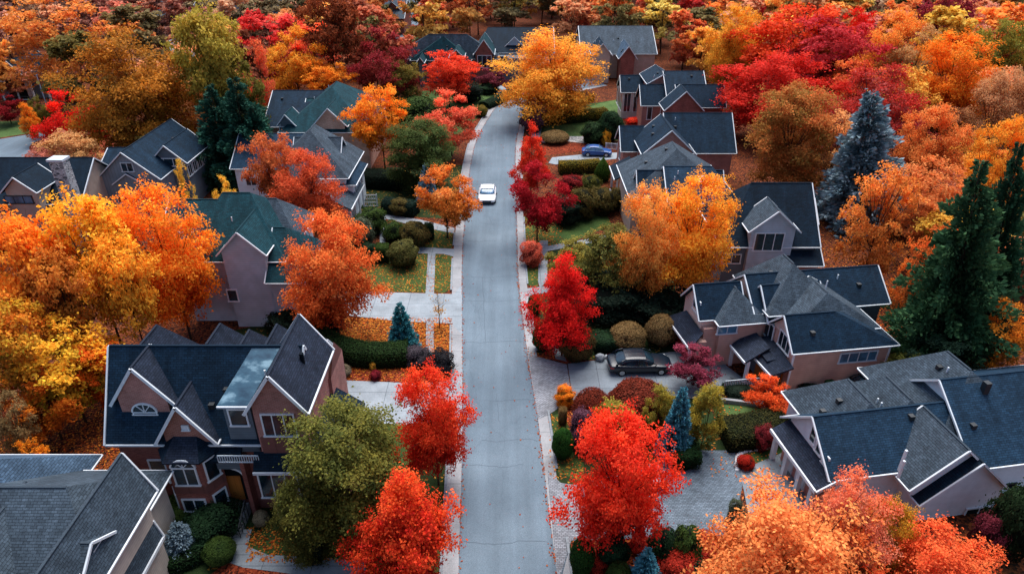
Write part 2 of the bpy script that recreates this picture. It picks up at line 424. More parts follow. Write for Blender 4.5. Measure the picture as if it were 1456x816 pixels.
    def ridgeX(s, pl, pr, zr, pe, ze, ext0=0, ext1=0, **k):
        if zr is None: zr = s.fit(pr, pe, ze, k.pop('pitch', 42))
        a, b = s.Z(*pl, zr), s.Z(*pr, zr); e = s.Z(*pe, ze); ym = (a.y + b.y) / 2; half = abs(ym - e.y)
        return s.gable(a.x - ext0, b.x + ext1, ym - half, ym + half, ze, zr, 'x', **k)
    def gabY(s, apex, foot, zr, back=None, length=None, foot2=None, **k):
        a = s.Z(*apex, zr); f = s.Y(*foot, a.y); half = abs(f.x - a.x); ze = f.z
        if foot2: g = s.Y(*foot2, a.y); half = abs(g.x - f.x) / 2; ze = (f.z + g.z) / 2; a.x = (f.x + g.x) / 2
        if back: length = s.Z(*back, zr).y - a.y
        s.gable(a.x - half, a.x + half, a.y, a.y + length, ze, zr, 'y', **k)
        return a.x, a.y, half, ze
    def window(s, c, n, w, h, cols=2, rows=1, arch=False, frame='white', pane='glass', fw=.1, proud=.07):
        c = Vector(c); n = Vector((*n, 0)).normalized(); u = Vector((-n.y, n.x, 0)); z = Vector((0, 0, 1))
        f = MB(); p = MB()
        def pt(a, b, d): return c + u * a + z * b + n * d
        def rect(mb, a0, a1, b0, b1, d0, d1):
            q = [pt(a, b, d) for d in (d0, d1) for a, b in ((a0, b0), (a1, b0), (a1, b1), (a0, b1))]
            for ff in ((3, 2, 1, 0), (4, 5, 6, 7), (0, 1, 5, 4), (1, 2, 6, 5), (2, 3, 7, 6), (3, 0, 4, 7)): mb.face([q[i] for i in ff])
        W, Hh = w / 2, h / 2
        rect(p, -W + .01, W - .01, -Hh + .01, Hh - .01, .0, .03)
        rect(f, -W, W, Hh - fw, Hh, -.02, proud); rect(f, -W - .05, W + .05, -Hh, -Hh + fw, -.02, proud + .04)
        rect(f, -W, -W + fw, -Hh + fw, Hh - fw, -.02, proud - .002); rect(f, W - fw, W, -Hh + fw, Hh - fw, -.02, proud - .002)
        for i in range(1, cols): x = -W + w * i / cols; rect(f, x - .035, x + .035, -Hh + fw, Hh - fw, -.01, proud - .01)
        for i in range(1, rows): y = -Hh + h * i / rows; rect(f, -W + fw, W - fw, y - .03, y + .03, -.01, proud - .02)
        if arch:
            K = 10
            for i in range(K):
                t0, t1 = math.pi * i / K, math.pi * (i + 1) / K
                f.beam(pt(math.cos(t0) * W, Hh + math.sin(t0) * W * arch, .03), pt(math.cos(t1) * W, Hh + math.sin(t1) * W * arch, .03), .1, .1, up=n)
                p.face([pt(0, Hh, .028), pt(math.cos(t0) * W, Hh + math.sin(t0) * W * arch, .028), pt(math.cos(t1) * W, Hh + math.sin(t1) * W * arch, .028)])
            for i in (3, 5, 7):
                t0 = math.pi * i / K; f.beam(pt(0, Hh, .04), pt(math.cos(t0) * W, Hh + math.sin(t0) * W * arch, .04), .05, .05, up=n)
        s.wins.append((f, p, frame, pane))
    def winS(s, px, py, y, w, h, **k): s.window(s.Y(px, py, y - .02), (0, -1), w, h, **k)
    def winX(s, px, py, x, sg, w, h, **k): s.window(s.X(px, py, x + sg * .02), (sg, 0), w, h, **k)
    def vent(s, c, n=6):  # small roof vent
        s.trim.box(c[0] - .14, c[0] + .14, c[1] - .14, c[1] + .14, c[2] - .3, c[2] + .16)
    def part(s, mb, name, mat, smooth=False): return mb.build(name, mat if not isinstance(mat, str) else M[mat], s.root, smooth)
    def skylight(s, c, slope, w=.8, h=1.0):
        mb = MB(); g = MB(); c = Vector(c); u = Vector((1, 0, 0)); v = Vector((0, 1, slope)).normalized(); n = u.cross(v)
        def bx(mb, a, b, d0, d1):
            q = [c + u * x + v * y + n * d for d in (d0, d1) for x, y in ((-a, -b), (a, -b), (a, b), (-a, b))]
            for ff in ((3, 2, 1, 0), (4, 5, 6, 7), (0, 1, 5, 4), (1, 2, 6, 5), (2, 3, 7, 6), (3, 0, 4, 7)): mb.face([q[i] for i in ff])
        bx(mb, w / 2, h / 2, -.1, .16); bx(g, w / 2 - .08, h / 2 - .08, .16, .175)
        f = mb.build('skylight', M['dark_metal'], s.root); g.build('pane', M['white'], f)
    def finish(s):
        s.roof.build('roof', [M[n] for n in s.rm], s.root)
        if s.trim.v: s.trim.build('roof_trim', M['white'], s.root)
        for n, mb in s.walls.items(): mb.build('wall', M[n], s.root)
        for f, p, fm, pm in s.wins:
            o = f.build('window', M[fm], s.root); p.build('pane', M[pm], o)
        return s.root

# === brick house at the front left
h = House('brick_house', 'large red brick house with steep white edged gables and canted bay', 310, 705, 0, k=.7, roof='roof_slate', wall='brick_red')
m = h.ridgeX((155, 491), (430, 491), 11.0, (143, 631), 6.0, wm='brick_red', rm='roof_navy')
yF = m['v0'] + .46
ax, ay, hw, ze = h.gabY((196, 523), (159, 577), 11.0, length=2.4, foot2=(248, 573), wm='brick_pink', ov=.45, zb=6.2, og=.08)
h.winS(207, 587, ay + .085, 1.5, .22, cols=1, arch=.85, fw=.07)
bx_, by, hb, zb_ = h.gabY((258, 578), (222, 631), 9.15, length=4.2, foot2=(308, 630), wm='brick_orange', ov=.4)
h.winS(264, 608, by + .355, .45, .42, cols=2, rows=2, pane='white', frame='white', fw=.08)
cx, cy, hc, zc = h.gabY((386, 534), (348, 590), 11.75, length=6.4, foot2=(437, 586), wm='brick_pink', ov=.3)
h.winS(397, 604, cy + .36, 2.0, 1.75, cols=3)
wp = MB(); wp.box(cx - hc + .42, cx + hc - .42, cy + .31, cy + .35, 3.2, 6.9); h.part(wp, 'wall_panel', 'panel_brown')
h.winS(389, 690, cy + .33, 1.75, 2.1, cols=2)
h.winS(431, 687, cy + .33, .7, 2.0, cols=1)
# shed roof over the lower right front
h.slab([(cx - hc - .2, cy - .35, 4.75), (cx + hc + 1.6, cy - .35, 4.75), (cx + hc + 1.6, cy + .36, 5.75), (cx - hc - .2, cy + .36, 5.75)], 'roof_dark')
h.trim.beam((cx - hc - .2, cy - .4, 4.68), (cx + hc + 1.6, cy - .4, 4.68), .1, .18)
h.w('brick_red').box(cx + hc - .3, cx + hc + 1.3, cy + .6, cy + 6, 0, 4.9)
h.slab([(cx + hc + 1.7, cy + .3, 4.7), (cx + hc + 1.7, cy + 6.2, 4.7), (cx + hc - .3, cy + 6.2, 6.2), (cx + hc - .3, cy + .3, 6.2)], 'roof_dark')
# left window, lower wall band
h.winS(227, 667, yF, 1.15, 1.75, cols=1)
# canted bay
bmid = (h.Y(268, 680, by - .6).x); W = MB()
y0, y1 = by - .75, by + .36
poly = [(bmid - 1.75, y1), (bmid - 1.0, y0), (bmid + 1.0, y0), (bmid + 1.75, y1)]
h.w('brick_red').prism(poly, 0, 5.6); wp = MB(); wp.prism([(x * 1 + (x - bmid) * .015, y - .02) for x, y in poly], 2.9, 3.5); h.part(wp, 'wall_panel', 'panel_brown')
top = [(bmid - 1.9, y1 - .04, 5.55), (bmid - 1.1, y0 - .15, 5.55), (bmid + 1.1, y0 - .15, 5.55), (bmid + 1.9, y1 - .04, 5.55)]; ap0 = (bmid - .7, y1 - .02, 6.55); ap1 = (bmid + .7, y1 - .02, 6.55)
h.slab([top[1], top[2], ap1, ap0], 'roof_slate', .1); h.slab([top[0], top[1], ap0], 'roof_dark', .1); h.slab([top[2], top[3], ap1], 'roof_dark', .1)
h.window((bmid, y0 - .02, 4.35), (0, -1), 1.5, 1.5, cols=2, arch=.75); h.window((bmid, y0 - .02, 1.9), (0, -1), 1.5, 1.15, cols=2)
nr = Vector((y1 - y0, -.75, 0)).normalized()
for z, hh in ((4.5, 1.7), (1.95, 1.25)):
    h.window(((bmid + 1.375) + nr.x * .02, (y0 + y1) / 2 + nr.y * .02, z), (nr.x, nr.y), .95, hh, cols=1)
    h.window(((bmid - 1.375) - nr.x * .02, (y0 + y1) / 2 + nr.y * .02, z), (-nr.x, nr.y), .95, hh, cols=1)
# box dormer with the blue metal roof
yd = by + .15; d0 = h.Y(352, 577, yd); d1 = h.Y(308, 577, yd); dz = d0.z
h.slab([(d1.x, yd, dz), (d0.x, yd, dz), (d0.x + 1.2, m['vm'] - .1, 10.86), (d1.x + 1.3, m['vm'] - .1, 10.86)], 'metal_roof', .14)
h.trim.beam((d1.x, yd - .05, dz - .07), (d0.x, yd - .05, dz - .07), .08, .12)
wp = MB(); wp.box(d1.x + .15, d0.x - .05, yd + .3, yd + 3.0, 5.2, dz - .1); h.part(wp, 'dormer', 'siding_dgrey')
h.winS(339, 593, yd + .3, 1.15, 1.35, cols=1)

# porch: dark panel painting the shade of the recess, arch, white rail above
ex = h.Y(333, 690, yF - .2).x
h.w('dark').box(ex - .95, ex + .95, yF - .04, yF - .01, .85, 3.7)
d = MB(); d.box(ex - .45, ex + .45, yF - .1, yF - .045, .9, 2.95); h.part(d, 'door', 'wood')
h.slab([(ex - 1.15, yF - 1.0, 5.1), (ex + 1.2, yF - 1.0, 5.1), (ex + 1.2, yF + .3, 6.15), (ex - 1.15, yF + .3, 6.15)], 'roof_dark')
K = 10
for i in range(K):
    t0, t1 = math.pi * i / K, math.pi * (i + 1) / K
    h.trim.beam((ex - math.cos(t0) * 1.0, yF - .55, 3.4 + math.sin(t0) * .75), (ex - math.cos(t1) * 1.0, yF - .55, 3.4 + math.sin(t1) * .75), .12, .12, up=Vector((0, 1, 0)))
for sx in (-1, 1): h.w('brick_red').box(ex + sx * 1.12 - .13, ex + sx * 1.12 + .13, yF - .75, yF - .03, 0, 4.9)
h.w('siding_dgrey').box(ex - 1.0, ex + 1.0, yF - .7, yF - .6, 4.15, 4.95)
rl = MB(); rx0, rx1 = h.Y(310, 640, by - .1).x, h.Y(368, 640, by - .1).x; ry = yF - 1.12
rl.box(rx0, rx1, ry - .03, ry + .03, 5.62, 5.7); rl.box(rx0, rx1, ry - .03, ry + .03, 5.12, 5.18)
for i in range(18): x = rx0 + (rx1 - rx0) * i / 17; rl.box(x - .025, x + .025, ry - .02, ry + .02, 5.18, 5.62)
h.part(rl, 'balcony_rail', 'gutter')
# steps
st = MB()
for i in range(5): st.box(ex - .72, ex + .72, yF - 1.0 - i * .36, yF - .64 - i * .36 + (.3 if i == 0 else 0), 0, .85 - i * .17)
h.part(st, 'steps', 'kerb')
for sx in (-1, 1):
    r = MB(); r.beam((ex + sx * .8, yF - .9, 1.7), (ex + sx * .8, yF - 2.5, .95), .05, .05)
    for i in range(5): y = yF - .9 - i * .4; r.beam((ex + sx * .8, y, .1), (ex + sx * .8, y, 1.7 - i * .187), .04, .04, up=Vector((0, 1, 0)))
    h.part(r, 'handrail', 'dark_metal')
# rear hips
for px, py in ((226, 458), (316, 456), (357, 465), (396, 457)):
    q = h.Y(px, py, m['v1'] + .6); h.gable(q.x - 2.0, q.x + 2.0, m['v1'] - 2.5, m['v1'] + 2.7, 6.4, q.z, 'y', hip0=.3, hip1=2.4)
q9 = h.Z(446, 481, 9.3); h.gable(cx + hc - .5, q9.x + .9, q9.y - 2.2, q9.y + 1.8, 7.2, 9.3, 'x', gm='panel_brown', wm='brick_pink', ov=.3)
q0 = h.Z(447, 545, 7.0)
h.gable(q0.x - 1.4, q0.x + 1.3, q0.y - 3.1, q0.y + 2.5, 4.0, 6.9, 'x', rm='roof_dark', hip1=1.0)
h.roof.lathe([(.001, .5), (.14, .5), (.14, -.3)], 10, h.rmi('roof_dark'), (cx + .9, cy + 3.2, 10.5))
h.finish(); H1 = h

# === grey roofed beige house, bottom-left corner
h = House('beige_house', 'beige house with plain grey roof and skylight, bottom left corner', 120, 800, 0, k=.5, roof='roof_grey', wall='siding_beige')
zf = 6.0
for i in range(300):
    zf += .01; a = h.Z(172, 644, zf); e = h.Y(222, 697, a.y)
    if (zf - e.z) / (e.x - a.x) < math.tan(R(46)) and e.z > 4.2: break

h.gable(a.x - (e.x - a.x), e.x, a.y - 9.5, a.y, e.z, zf, 'y')
b = h.Z(60, 692, 7.9)
h.gable(b.x - 9, a.x + .5, b.y - 4.2, b.y + 4.2, 4.9, 7.9, 'x', hip1=3)
c0 = h.Z(5, 645, 8.0)
h.gable(c0.x - 9, c0.x + 2.6, c0.y - 4.5, c0.y + 3.5, 4.6, 8.1, 'x', hip1=2.6, rm='roof_lightgrey')
h.gable(b.x - 4.0, b.x + .6, b.y - 7.5, b.y + 1, 4.6, 7.3, 'y', hip0=2.3, trim=False, walls=False)
# east dormer with white fascia and two windows
xw = e.x - .55; q = h.X(129, 768, xw)
h.gable(xw - .95, xw + .2, q.y - 1.9, q.y + 1.3, q.z - .9, q.z + .2, 'x', zb=4, ov=.2, og=.2)
w1, w2 = h.X(143, 783, xw), h.X(123, 806, xw)
h.window((xw + .02, w1.y, w1.z), (1, 0), 1.0, 1.1, cols=2, pane='glass_blue'); h.window((xw + .02, w1.y - 1.5, w1.z), (1, 0), .7, 1.1, cols=1, pane='glass_blue')
# low porch roof
p0, p1 = h.Z(236, 762, 3.1), h.Z(196, 818, 3.1); p2, p3 = h.Z(166, 800, 4.3), h.Z(198, 757, 4.3)
px1 = (p0.x + p1.x) / 2; px0 = e.x - .5
h.slab([(px1, p1.y - 2, 3.1), (px1, p0.y, 3.1), (px0, p0.y, 4.4), (px0, p1.y - 2, 4.4)], 'roof_grey')
h.trim.beam((px1 + .05, p1.y - 2, 3.02), (px1 + .05, p0.y, 3.02), .1, .2); h.trim.beam((px1, p0.y + .05, 3.02), (px0, p0.y + .05, 4.3), .1, .2)
h.w('siding_beige').box(px0 - .1, px1 - .35, p1.y - 2, p0.y - .3, 0, 3.2)
g = MB(); g.box(px1 - .34, px1 - .27, p1.y - .2, p0.y - .6, .1, 2.5); h.part(g, 'garage_door', 'white')
sk = h.Z(67, 707, 7.35); h.skylight(sk, (7.9 - 4.9) / 4.2, .7, .8)
q = h.Z(131, 727, 7.6); h.trim.box(q.x - .08, q.x + .08, q.y - .08, q.y + .08, 6, 7.9)
h.finish(); H2 = h

# === grey siding house, left, tall blank gable
h = House('grey_siding_house', 'tall grey siding house with dark teal roof behind the brick house', 370, 478, 0, k=.5, roof='roof_teal', wall='siding_grey')
a = h.gabY((338, 330), (308, 363), 9.9, length=5.0, foot2=(378, 363), ov=.3)
fy = a[1] + .35
h.winS(331, 420, fy, 1.0, 1.3, cols=1)
p = h.Z(322, 274, 11.0)
h.gable(p.x - 3.8, p.x + 6.2, a[1] + .9, a[1] + .9 + 2 * (p.y - a[1] - .9), 6.6, 11.0, 'x', hip0=3.4, hip1=4.0)
q = h.Z(392, 402, 5.2)
h.gable(a[0] + a[2] - .35, q.x + 2.2, q.y, q.y + 8.5, 5.2, 8.6, 'x', hip1=2.0)
h.gable(p.x + 1.5, p.x + 6.6, p.y - 2, p.y + 4.5, 6.9, 9.9, 'x', hip1=2.5, rm='roof_grey')
h.w().box(a[0] - a[2] + .35, q.x + 1.6, fy + .03, fy + 1.2, 0, 5.1)
l = h.Z(284, 285, 8.5); h.gable(l.x - 3, l.x + 3, l.y - 3, l.y + 3, 6.5, 8.6, 'x', rm='roof_teal')
h.finish()

# === left house behind, pale walls
h = House('pale_house', 'white walled house with grey roofs behind two coppery maples', 400, 300, 0, k=.5, roof='roof_blue', wall='stucco_white')
p = h.Z(344, 190, 7.6); e = h.Z(327, 240, 4.6)
h.gable(e.x, e.x + 9, e.y, e.y + 2 * (p.y - e.y), 4.6, 7.6, 'x')
q = h.Z(449, 178, 9.8)
h.gable(q.x - 5.5, q.x + 5, q.y - 7, q.y + 3, 5.4, 9.8, 'y', hip0=5.0, hip1=2.5, rm='roof_grey')
r = h.Z(486, 195, 8.4); h.gable(r.x - 6, r.x, r.y - 3.2, r.y + 3.2, 5.2, 8.4, 'x', rm='roof_grey')
s1 = h.Z(512, 241, 5.2); h.gable(s1.x - 7, s1.x, s1.y - 3.2, s1.y + 4.4, 4.4, 7.0, 'x', hip1=2.8)
for i in range(3): h.window((s1.x - .43, s1.y - 1.8 + i * 1.8, 3.2), (1, 0), 1.1, 1.5, cols=2)
s2 = h.Z(500, 292, 3.2); h.slab([(s2.x, s2.y - .5, 2.9), (s2.x, s2.y + 7.5, 2.9), (s2.x - 3.2, s2.y + 7.5, 4.6), (s2.x - 3.2, s2.y - .5, 4.6)], 'roof_grey')
h.trim.beam((s2.x + .05, s2.y - .5, 2.8), (s2.x + .05, s2.y + 7.5, 2.8), .1, .2)
for i in range(4): h.trim.box(s2.x - .3, s2.x - .1, s2.y - .2 + i * 2.4, s2.y + i * 2.4, 0, 2.75)
h.w('siding_cream').box(s2.x - 7, s2.x - 2.4, s2.y + .2, s2.y + 7, 0, 4.2)
h.window((e.x + 2.2, e.y + .42, 2.7), (0, -1), 1.4, 1.2, cols=2)
h.finish()

# === brick gable house with green-teal hip
h = House('teal_roof_house', 'brick gabled house under a big green teal hip roof', 450, 225, 0, k=.5, roof='roof_teal', wall='brick_tan')
p = h.Z(461, 120, 10.2); e = h.Z(388, 186, 5.4)
h.gable(e.x + 1.2, p.x + 8, p.y - 9, p.y + 8, 5.6, 10.2, 'y', hip0=7.5, hip1=6)
l = h.Z(394, 126, 8.6); h.gable(l.x, l.x + 11, l.y - 9, l.y + 5, 5.2, 8.8, 'x', rm='roof_navy')
a = h.gabY((464, 154), (443, 177), 9.0, length=6, foot2=(494, 183), wm='brick_tan')
b = h.gabY((408, 163), (394, 181), 7.9, length=4, foot2=(420, 177), wm='siding_dgrey')
h.winS(408, 188, b[1] + .35, 2.0, 1.6, cols=3); h.winS(470, 200, a[1] + .35, 1.6, 1.4, cols=2)
r = h.Z(510, 140, 8.0); h.gable(r.x - 8, r.x + 1.5, r.y - 5, r.y + 5, 5.0, 8.0, 'x', hip1=3)
h.finish()

# === board and batten house, far left, twin gables
h = House('barn_style_house', 'grey board sided house with framed attic window beside the stone chimney', 215, 300, 0, k=.5, roof='roof_navy', wall='siding_board')
a = h.gabY((178, 216.5), (137, 255), 8.6, back=(235, 169), foot2=(228, 255), ov=.4)
h.winS(181, 238, a[1] + .35, 1.5, 1.2, cols=2, frame='gutter')
b = h.gabY((235, 207), (211, 230), 8.2, length=7, foot2=(266, 234), wm='siding_dgrey')
h.winS(240, 231, b[1] + .35, 3.4, 1.1, cols=3)
rx = b[0] + b[2] - .3
for i in range(4): h.window((rx - .1, b[1] + 1.2 + i * 1.5, 4.6), (1, 0), 1.2, 1.5, cols=2)
c = h.gabY((182, 247), (160, 262), 5.9, length=2.4, foot2=(206, 262), wm='dark', ov=.3)
h.winS(182, 284, c[1] + .3, 2.6, .9, cols=4)
w0 = h.Z(160, 216, 7.0); h.gable(w0.x - 1, w0.x + 5, w0.y - 3, w0.y + 5, 5.2, 7.2, 'x')
h.finish()

# === far-left dark roofed house with chimney
h = House('long_roof_house', 'low house with long dark roof and stone chimney, left edge', 40, 330, 0, k=.5, roof='roof_dark', wall='stucco_tan')
p = h.Z(20, 224, 8.2); q = h.Z(115, 238, 8.0); e = h.Z(80, 290, 4.4)
h.gable(p.x - 10, q.x, e.y, e.y + 2 * (p.y - e.y), 4.4, 8.2, 'x')
a = h.gabY((21, 252), (1, 275), 8.1, length=4.5, foot2=(51, 273), wm='stucco_tan', ov=.3)
h.winS(27, 284, a[1] + .35, 3.2, 1.0, cols=3, pane='glass_blue', frame='dark_metal')
h.slab([(a[0] - 3.6, a[1] - 1.2, 4.2), (a[0] - 1.8, a[1] - 1.2, 4.2), (a[0] - 1.8, a[1] + 1, 5.4), (a[0] - 3.6, a[1] + 1, 5.4)])
c = h.Y(133, 280, q.y - 1.6)
ch = MB(); cx0 = h.Y(119, 226, q.y - 1.6)
ch.box(q.x - .4, q.x + 1.1, q.y - 4.4, q.y - 3.2, 0, 10.2); o = ch.build('chimney', M['stone'], h.root)
cp = MB(); cp.box(q.x - .52, q.x + 1.22, q.y - 4.52, q.y - 3.08, 10.2, 10.45); cp.build('chimney_cap', M['gutter'], o)
h.finish()

# === far left corner porch house
h = House('porch_house', 'white trimmed porch gable half hidden by bare vines at the left edge', 15, 138, 0, k=.5, roof='roof_dark', wall='stucco_white')
a = h.gabY((13, 87), (0, 106), 7.5, length=10, foot2=(30, 106), wm='stucco_white')
h.gable(a[0] - 9, a[0] + 7, a[1] + 1.5, a[1] + 9, 3.4, 6.6, 'x', wm='siding_dgrey')
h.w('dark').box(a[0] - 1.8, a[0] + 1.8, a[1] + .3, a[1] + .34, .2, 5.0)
for x in (-3, 0, 3, 6): h.trim.box(a[0] + x - .15, a[0] + x + .15, a[1] + .1, a[1] + .3, 0, 3.6)
h.finish()

# === top centre houses
h = House('hip_roof_house', 'wide low house with sage green hip roof and brick gables', 680, 104, 0, k=.5, roof='roof_teal', wall='siding_dgrey')
p, q = h.Z(626, 49, 9.2), h.Z(672, 44, 9.2)
ef = h.Z(600, 84, 4.6).y; h.gable(h.Z(565, 72, 4.6).x, q.x + 6, ef, 2 * p.y - ef, 4.6, 9.2, 'x', hip0=8, hip1=7, rm='roof_grey')
h.gable(h.Z(582, 88, 4.6).x, q.x, ef - 1.5, 2 * p.y - ef - 1, 4.6, 9.0, 'x', hip0=7, hip1=6, rm='roof_teal')

a = h.gabY((686, 56.5), (673, 81), 8.8, length=9, foot2=(703, 76), wm='brick_red', rm='roof_teal')
h.winS(689, 88, a[1] + .35, 3.0, 2.6, cols=3); h.winS(712, 86, a[1] + 2, 3.2, 1.8, cols=3)
h.w('siding_dgrey').box(a[0] + 2.6, a[0] + 9, a[1] + 2.05, a[1] + 6, 0, 4.6)
h.gabY((647, 71), (638, 82), 7.4, length=6, foot2=(660, 83), wm='brick_red')
h.gabY((597, 82), (592, 90), 6.0, length=5, foot2=(603, 90), wm='siding_dgrey')
h.finish()
h = House('dark_roof_house', 'dark slate roofed house just behind the sage roofed house', 740, 85, 0, k=.5, roof='roof_dark', wall='siding_grey')
p, q = h.Z(694, 38, 9), h.Z(768, 40, 9)
h.gable(p.x - 2, q.x + 3, p.y - 9, p.y + 7, 5, 9, 'x', hip0=2)
h.gabY((730, 52.6), (718, 67), 8, length=8, foot2=(745, 66), wm='siding_grey')
h.finish()
h = House('rear_gable_house', 'grey roofed house with tan end wall behind the great golden tree', 868, 110, 0, k=.5, roof='roof_grey', wall='stucco_tan')
p, q = h.Z(822, 36, 9.5), h.Z(900, 29, 9.5)
h.gable(p.x, q.x + 3, p.y - 10, p.y + 8, 5.2, 9.5, 'x')
a = h.gabY((855, 62), (842, 80), 8.2, length=8, foot2=(871, 79), wm='stucco_tan', rm='roof_navy')
h.gabY((893, 66), (880, 84), 7.6, length=8, foot2=(906, 84), wm='brick_red', rm='roof_lightgrey')
h.finish()

# === right row
def rowhouse(h, w1, sg, er, wx=None):
    pass
h = House('white_porch_house', 'brick house with glazed white porch, farthest of the right row', 925, 178, 0, k=.5, roof='roof_navy', wall='brick_pink')
a = h.gabY((948, 106), (920, 120), 8.8, back=(941, 92), foot2=(965, 119))
zf = h.fit((882, 107), (883, 131.5), 4.8); p = h.Z(882, 107, zf); e = h.Z(883, 131.5, 4.8)
h.gable(e.x, a[0], e.y, 2 * p.y - e.y, 4.8, zf, 'x', wm='siding_cream')
for i in range(4): h.window((e.x + .38, e.y + 1.2 + i * 1.7, 2.9), (-1, 0), 1.4, 3.4, cols=1); h.window((e.x + 1.3 + i * 1.7, e.y + .42, 2.9), (0, -1), 1.3, 3.4, cols=2)
p = h.Z(1000, 101, 9.2); h.gable(a[0], p.x, p.y - 5, p.y + 5, 6, 9.2, 'x')
b = h.gabY((974, 130), (945, 157), 8.6, back=(968, 120), foot2=(1001, 158), wm='brick_red')
zf = h.fit((909, 120.5), (911.5, 150.5), 4.6); p = h.Z(909, 120.5, zf); e = h.Z(911.5, 150.5, 4.6)
h.gable(e.x, b[0], e.y, e.y + 2 * (p.y - e.y), 4.6, zf, 'x', wm='brick_pink')
for i, c in enumerate((0, 1, 2)): h.window((e.x + 1.6 + i * 2.2, e.y + .43, 3.2), (0, -1), .9, 2.2, cols=1)
zf = h.fit((1029, 120.5), (1029, 153), 4.8); p = h.Z(1029, 120.5, zf); e = h.Z(1029, 153, 4.8)
h.gable(b[0], p.x, e.y, e.y + 2 * (p.y - e.y), 4.8, zf, 'x', wm='brick_red')
h.finish()

h = House('pink_brick_house', 'pink brick house with one steep front gable beside the blue car', 940, 262, 0, k=.5, roof='roof_navy', wall='brick_pink')
a = h.gabY((953, 185.4), (913, 219), 9.0, back=(940, 162), foot2=(990, 221), wm='brick_pink', rm='roof_navy')
zf = h.fit((882, 179), (883, 215.5), 4.6); p = h.Z(882, 179, zf); e = h.Z(883, 215.5, 4.6)
h.gable(e.x, a[0] - .5, e.y, e.y + 2 * (p.y - e.y), 4.6, zf, 'x')
h.window((e.x + 2.7, e.y + .44, 2.9), (0, -1), .7, 3.4, cols=1, pane='white'); h.window((e.x + .38, e.y + 3, 3.2), (-1, 0), 1.2, 1.6, cols=2)
zf = h.fit((1042, 160.5), (1047, 218), 4.8); p = h.Z(1042, 160.5, zf); e = h.Z(1047, 218, 4.8)
h.gable(a[0] + .5, e.x, e.y, e.y + 2 * (p.y - e.y), 4.8, zf, 'x')
h.finish()

h = House('skylight_house', 'house with overlapping hip roofs just behind the bright orange maple', 930, 330, 0, k=.5, roof='roof_blue', wall='stucco_tan')
p = h.Z(956, 207, 9.4)
h.gable(p.x - 5.6, p.x + 6.2, p.y - 6.0, p.y + 4.6, 5.4, 9.4, 'y', hip0=4.8, hip1=3, rm='roof_grey')
q = h.Z(909, 242, 7.6); r = h.Z(966, 242, 7.6); e = h.Z(912, 286, 4.8)
h.gable(q.x - .3, r.x + 5, e.y, e.y + 2 * (q.y - e.y), 4.8, 7.6, 'x', rm='roof_navy')
for i in range(2): h.window((q.x + .03, q.y - 1.4 + i * 2.2, 3.0), (-1, 0), 1.2, 1.5, cols=2)
z = h.Z(883, 240, 3.4)
h.slab([(z.x - 1.2, z.y - 3, 3.0), (z.x - 1.2, z.y + 2.2, 3.0), (z.x + 1.4, z.y + 2.2, 4.4), (z.x + 1.4, z.y - 3, 4.4)], 'roof_dark'); h.trim.beam((z.x - 1.25, z.y - 3, 2.92), (z.x - 1.25, z.y + 2.2, 2.92), .1, .2)
for yy in (-2.7, 1.9): h.trim.box(z.x - .9, z.x - .65, z.y + yy, z.y + yy + .25, 0, 3)
h.w('stucco_tan').box(z.x + .4, z.x + 3, z.y - 2.5, z.y + 2, 0, 3.6)
p = h.Z(1031, 239, 8); h.gable(p.x - 7, p.x + 1, p.y - 4, p.y + 4, 5.4, 8.2, 'x', hip1=2.5, rm='roof_blue')
h.skylight((p.x - 3, p.y - 1.5, 7.15), .7)
h.finish()

h = House('grey_gable_house', 'grey house with very dark roof and one wide gable window', 1100, 388, 0, k=.5, roof='roof_dark', wall='siding_dgrey')
zf = h.fit((1100, 260), (1050, 351), 5.0, 44); p = h.Z(1060, 260, zf); q = h.Z(1150, 260, zf); e = h.Z(1050, 351, 5.0)
Rz = (p.y + q.y) / 2
h.gable(h.Z(1034, 351, 5.0).x - .5, q.x + .3, e.y, e.y + 2 * (Rz - e.y), 5.0, zf, 'x', hip0=3.5)
a = h.gabY((1100.6, 300), (1066, 328), 9.0, back=(1083, 280), foot2=(1138, 332), ov=.35, wm='siding_grey', rm='roof_grey')
h.winS(1093, 344, a[1] + .36, 2.9, 2.0, cols=3)
zf = h.fit((1146, 281), (1163.5, 318.5), 5.2); p = h.Z(1146, 281, zf); e2 = h.Z(1163.5, 318.5, 5.2)
h.gable(a[0], e2.x, e2.y, e2.y + 2 * (p.y - e2.y), 5.2, zf, 'x')
h.winS(1040, 368, e.y + .47, 1.9, 1.1, cols=2)
z0 = h.Z(1171, 378, 3.4); h.gable(z0.x - 4, z0.x, z0.y, z0.y + 6, 3.4, 5.6, 'x', wm='brick_pink')
h.finish()

# === pink house, right
h = House('pink_siding_house', 'pink sided house with navy gables next to the parked sedan', 1130, 562, 8, k=.5, roof='roof_navy', wall='siding_pink')
zf = h.fit((1115, 447.5), (1134.6, 502), 4.0, 44); p0, p1, e = h.Z(1115, 447.5, zf), h.Z(1188, 443, zf), h.Z(1134.6, 502, 4.0); x1 = h.Z(1282, 492.5, 4.0).x; ym = (p0.y + p1.y) / 2
m = h.gable(p0.x, x1, e.y, 2 * ym - e.y, 4.0, zf, 'x', hip1=x1 - p1.x, gm='siding_peach', wm='siding_pink', ov=.35)
XW = m['u0'] + .37
h.winS(1220, 507, m['v0'] + .37, 3.3, 1.05, cols=4, frame='gutter', pane='glass_blue')
h.winX(1116, 487, XW, -1, 1.9, 1.5, cols=3)
h.trim.box(XW - .05, XW + .1, m['v0'] + .28, m['v0'] + .38, 0, 3.95); h.trim.box(x1 - .5, x1 - .36, m['v0'] + .28, m['v0'] + .38, 0, 3.95)
